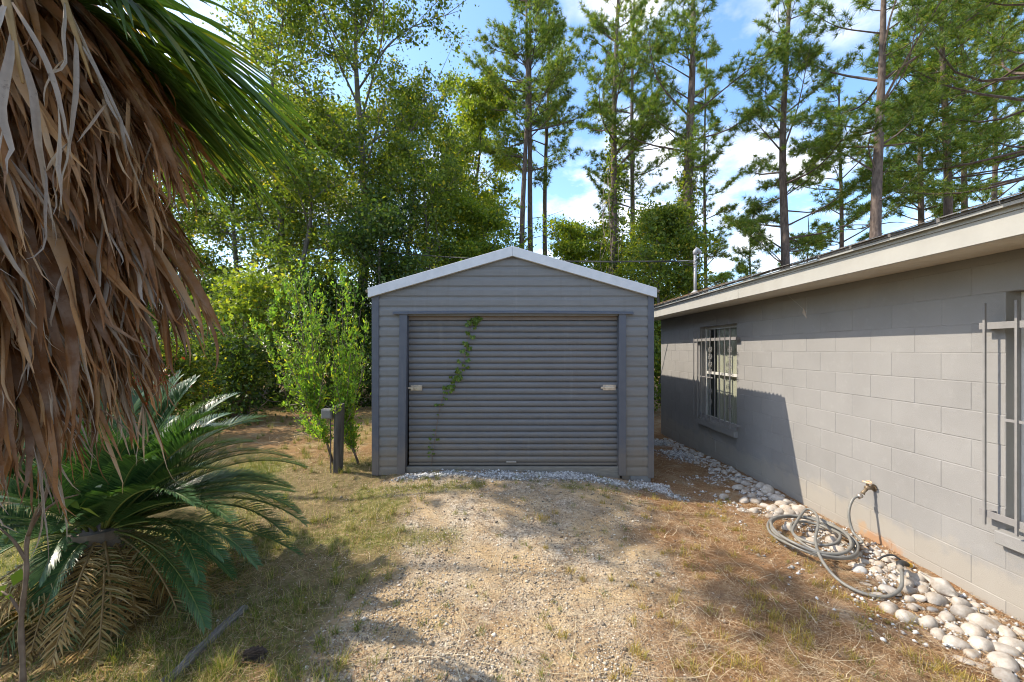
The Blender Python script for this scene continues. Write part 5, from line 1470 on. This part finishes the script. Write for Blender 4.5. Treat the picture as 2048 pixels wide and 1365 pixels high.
# ------------------------------------------------------------------ what covers the ground
rs = np.random.default_rng(99)
def sample(n, x0, x1, y0, y1, fn, near=True):
    """spots inside a box kept with chance fn(x, y); denser towards the viewer"""
    xs, ys = [], []
    got = 0
    while got < n:
        m = n * 3
        x = rs.uniform(x0, x1, m)
        y = y0 + (y1 - y0) * (rs.random(m) ** 1.6 if near else rs.random(m))
        k = rs.random(m) < fn(x, y)
        xs.append(x[k]); ys.append(y[k]); got += k.sum()
    return np.concatenate(xs)[:n], np.concatenate(ys)[:n]
def stuffmat(name, stops, rough=0.85, spec=0.15):
    m, nt, b, out = newmat(name)
    r = nd(nt, 'ShaderNodeNewGeometry').outputs['Random Per Island']
    nt.links.new(ramp(nt, r, stops), b.inputs['Base Color'])
    b.inputs['Roughness'].default_value = rough; b.inputs['Specular IOR Level'].default_value = spec
    return m
OCT = np.array([(1, 0, 0), (0, 1, 0), (-1, 0, 0), (0, -1, 0), (0, 0, 1), (0, 0, -0.6)], float)
OCF = np.array([(0, 1, 4), (1, 2, 4), (2, 3, 4), (3, 0, 4), (1, 0, 5), (2, 1, 5), (3, 2, 5), (0, 3, 5)])
def pebbles(x, y, size, flat=0.7):
    n = len(x)
    V = OCT[None] * rs.uniform(0.6, 1.35, (n, 6, 1)) * size[:, None, None]
    V[:, :, 2] *= flat
    a = rs.uniform(0, 6.28, n); c, s = np.cos(a)[:, None], np.sin(a)[:, None]
    X = V[:, :, 0] * c - V[:, :, 1] * s; Y = V[:, :, 0] * s + V[:, :, 1] * c
    V[:, :, 0] = X + x[:, None]; V[:, :, 1] = Y + y[:, None]; V[:, :, 2] += (gh(x, y) + size * 0.2)[:, None]
    F = OCF[None] + (np.arange(n) * 6)[:, None, None]
    return V.reshape(-1, 3), F.reshape(-1, 3)
Z_ = lambda i: (lambda x, y: zones(x, y)[i])
gstops = [(0, (0.13, 0.108, 0.085)), (0.35, (0.29, 0.235, 0.17)), (0.7, (0.47, 0.395, 0.29)), (1, (0.68, 0.61, 0.5))]
x, y = sample(26000, -1.9, 2.6, 1.95, 5.0, lambda x, y: np.clip(zones(x, y)[0] * (0.35 + 0.65 * (vnoise(x, y, 0.45, 31) > -0.1)) + 0.08, 0, 1))
sz = np.clip(rs.lognormal(-5.32, 0.45, len(x)), 0.0025, 0.022)
V, F = pebbles(x, y, sz); tag(fbuild('gravel', V, F, stuffmat('drive_gravel', gstops)), 'loose tan and grey gravel on the drive', 'gravel', kind='stuff')
x, y = sample(9000, -1.6, 3.2, 2.0, 9.0, lambda x, y: zones(x, y)[3] ** 1.3, False)
sz = np.clip(rs.lognormal(-4.55, 0.38, len(x)), 0.005, 0.028)
V, F = pebbles(x, y, sz, 0.75)
k = np.repeat(rs.uniform(0, 0.03, len(x)), 6); V[:, 2] += k * 0.6
tag(fbuild('white_gravel', V, F, stuffmat('white_gravel_stone', [(0, (0.24, 0.23, 0.21)), (0.4, (0.44, 0.425, 0.40)), (1, (0.66, 0.65, 0.62))], 0.7)), 'crushed white shell gravel at the shed door and along the wall', 'gravel', kind='stuff')

def blades(x, y, L, W, lean, K=3, z_up=0.0, flat=False):
    n = len(x)
    a = rs.uniform(0, 6.28, n)
    h = np.stack([np.cos(a), np.sin(a), np.zeros(n)], -1)
    p = np.stack([x, y, gh(x, y) + z_up], -1)
    el = lean if not flat else np.zeros(n)
    pts = [p]
    bend = rs.uniform(0.1, 0.9, n)
    yaw = rs.normal(size=n) * (0.5 if flat else 0.15)
    for k in range(K):
        e = el - bend * (k / K) * (1.0 if not flat else 0.0)
        aa = a + yaw * k / K
        d = np.stack([np.cos(aa) * np.cos(e), np.sin(aa) * np.cos(e), np.sin(e)], -1)
        p = p + d * (L / K)[:, None]
        if flat: p[:, 2] = np.maximum(gh(p[:, 0], p[:, 1]) + 0.004, p[:, 2] + rs.normal(size=n) * 0.004)
        pts.append(p)
    P = np.stack(pts, 1)
    s = np.stack([-np.sin(a), np.cos(a), np.zeros(n)], -1)[:, None] * (W[:, None] * np.linspace(1, 0.25, K + 1)[None])[..., None] * 0.5
    V = np.stack([P - s, P + s], 2).reshape(-1, 3)
    b = (np.arange(n) * (K + 1) * 2)[:, None] ; k = (np.arange(K) * 2)[None]
    i0 = b + k
    F = np.stack([i0, i0 + 1, i0 + 3, i0 + 2], -1).reshape(-1, 4)
    return V, F
# pine straw and dry stems
strawm = stuffmat('straw_blades', [(0, (0.13, 0.07, 0.035)), (0.4, (0.30, 0.165, 0.075)), (0.7, (0.46, 0.31, 0.165)), (1, (0.64, 0.53, 0.35))], 0.7, 0.2)
x, y = sample(42000, -3.0, 3.2, 1.9, 6.5, lambda x, y: np.clip(zones(x, y)[1] * 0.9 * (0.3 + 0.7 * (vnoise(x, y, 0.35, 41) > -0.25)) + 0.30 * zones(x, y)[2] + 0.10 + 0.22 * (vnoise(x, y, 0.3, 33) > 0.2), 0, 1))
V, F = blades(x, y, rs.uniform(0.06, 0.2, len(x)), rs.uniform(0.0012, 0.0032, len(x)), 0, 4, rs.uniform(0.003, 0.016, len(x)), True)
tag(fbuild('pine_straw', V, F, strawm), 'fallen pine needles and dry stems strewn over the yard', 'pine straw', kind='stuff')
x, y = sample(9000, -14, 6, 5.2, 11.5, lambda x, y: 0.6 + 0 * x, False)
V, F = blades(x, y, rs.uniform(0.1, 0.32, len(x)), rs.uniform(0.004, 0.009, len(x)), 0, 3, rs.uniform(0.003, 0.02, len(x)), True)
tag(fbuild('leaf_litter', V, F, strawm), 'dry stems and litter under the trees', 'litter', kind='stuff')
x, y = sample(260, -0.8, 3.2, 2.0, 4.9, lambda x, y: 0.4 + 0 * x)
V, F = blades(x, y, rs.uniform(0.25, 0.5, len(x)), rs.uniform(0.0025, 0.005, len(x)), 0, 6, rs.uniform(0.006, 0.025, len(x)), True)
tag(fbuild('dry_stalks', V, F, stuffmat('dry_stalk', [(0, (0.42, 0.32, 0.18)), (1, (0.62, 0.53, 0.36))], 0.7)), 'long pale dry grass stalks lying across the drive', 'stalks', kind='stuff')
# grass: short turf on the left, scattered tufts elsewhere
grassm = leafmat('grass_blades', [(0, (0.08, 0.12, 0.018)), (0.45, (0.16, 0.21, 0.034)), (0.7, (0.28, 0.27, 0.06)), (0.85, (0.42, 0.33, 0.14)), (1, (0.55, 0.46, 0.27))], 0.35, (1.3, 1.3, 0.5), 0.5, 0.25)
x, y = sample(34000, -4.6, 1.4, 1.9, 6.4, lambda x, y: zones(x, y)[2] ** 1.6)
V, F = blades(x, y, rs.uniform(0.025, 0.085, len(x)), rs.uniform(0.002, 0.004, len(x)), rs.uniform(0.5, 1.45, len(x)))
tag(fbuild('grass', V, F, grassm), 'short green and dry grass left of the drive', 'grass', kind='stuff')
def tufts(n, x0, x1, y0, y1, fn, per, L, mat, label, name):
    cx_, cy_ = sample(n, x0, x1, y0, y1, fn)
    s = rs.uniform(0.5, 1.3, n)
    x = np.repeat(cx_, per) + rs.normal(size=n * per) * 0.018 * np.repeat(s, per); y = np.repeat(cy_, per) + rs.normal(size=n * per) * 0.018 * np.repeat(s, per)
    V, F = blades(x, y, L * np.repeat(s, per) * rs.uniform(0.5, 1.1, n * per), rs.uniform(0.002, 0.0042, n * per), rs.uniform(0.5, 1.5, n * per), 3)
    tag(fbuild(name, V, F, mat), label, 'grass', kind='stuff')
ytm = leafmat('yellow_grass', [(0, (0.20, 0.20, 0.03)), (0.4, (0.36, 0.30, 0.055)), (0.7, (0.50, 0.33, 0.09)), (1, (0.58, 0.46, 0.2))], 0.3, (1.3, 1.1, 0.5), 0.6, 0.2)
tufts(190, 0.2, 2.5, 2.0, 4.6, lambda x, y: 0.15 + 0.85 * zones(x, y)[1], 40, 0.062, ytm, 'yellowed grass tufts in the pine straw on the right', 'grass_tufts')
tufts(150, -1.6, 2.6, 2.0, 4.9, lambda x, y: 0.5 + 0 * x, 24, 0.05, grassm, 'small green weeds scattered over the drive', 'weeds')
tufts(90, -2.6, -0.9, 2.0, 4.9, lambda x, y: 0.6 + 0 * x, 40, 0.12, grassm, 'longer grass clumps on the left of the drive', 'grass_clumps')
tufts(70, -1.4, 1.6, 4.6, 5.08, lambda x, y: 0.3 + 0 * x, 26, 0.06, grassm, 'grass growing through the white gravel at the shed door', 'door_grass')
tufts(420, -10, -1.9, 5.2, 10.0, lambda x, y: 0.6 + 0 * x, 40, 0.16, grassm, 'rough grass behind the shrub', 'rough_grass')
# fallen pine straw on the far end of the house roof
n = 900
x = rs.uniform(2.66, 3.9, n); y = rs.uniform(6.2, 9.0, n)
a = rs.uniform(0, 6.28, n); L = rs.uniform(0.08, 0.2, n)
z = EZ + SL * (x - EX) + 0.016 + rs.uniform(0, 0.02, n)
d = np.stack([np.cos(a), np.sin(a), np.cos(a) * SL], -1) * L[:, None]; s = np.stack([-np.sin(a), np.cos(a), 0 * a], -1) * 0.003
p = np.stack([x, y, z], -1)
V = np.stack([p - s, p + s, p + d + s, p + d - s], 1).reshape(-1, 3)
tag(fbuild('roof_straw', V, np.arange(4 * n).reshape(n, 4), strawm), 'brown pine straw lying on the far end of the house roof', 'pine straw', kind='stuff')

# small shells and shell pieces filling the bed between the bigger ones
n = 700
y = 2.25 + (8.4 - 2.25) * rs.random(n) ** 1.15
x = WX - 0.06 - np.abs(rs.normal(size=n)) * (0.24 - 0.016 * (y - 2.2))
k = (x > 2.2); x, y = x[k], y[k]; n = len(x)
dm = np.clip(rs.lognormal(-3.25, 0.4, n), 0.018, 0.085)
me0 = SHM[1]
bv = np.zeros(len(me0.vertices) * 3); me0.vertices.foreach_get('co', bv); bv = bv.reshape(-1, 3)
bf3 = []
for p_ in me0.polygons:
    vs = list(p_.vertices)
    for q_ in range(1, len(vs) - 1): bf3.append((vs[0], vs[q_], vs[q_ + 1]))
bf3 = np.array(bf3)
a = rs.uniform(0, 6.28, n); c, s_ = np.cos(a)[:, None], np.sin(a)[:, None]
tx = rs.normal(size=n)[:, None] * 0.2
B = bv[None] * dm[:, None, None] * rs.uniform(0.75, 1.25, (n, 1, 3))
zz = B[:, :, 2] + B[:, :, 0] * tx
V = np.stack([B[:, :, 0] * c - B[:, :, 1] * s_ + x[:, None], B[:, :, 0] * s_ + B[:, :, 1] * c + y[:, None], zz + (gh(x, y) + dm * 0.02)[:, None]], -1).reshape(-1, 3)
F = (bf3[None] + (np.arange(n) * len(bv))[:, None, None]).reshape(-1, 3)
tag(fbuild('shell_bed', V, F, MAT['shell'], smooth=True), 'small white shells and shell pieces filling the bed along the wall', 'shells', kind='stuff')
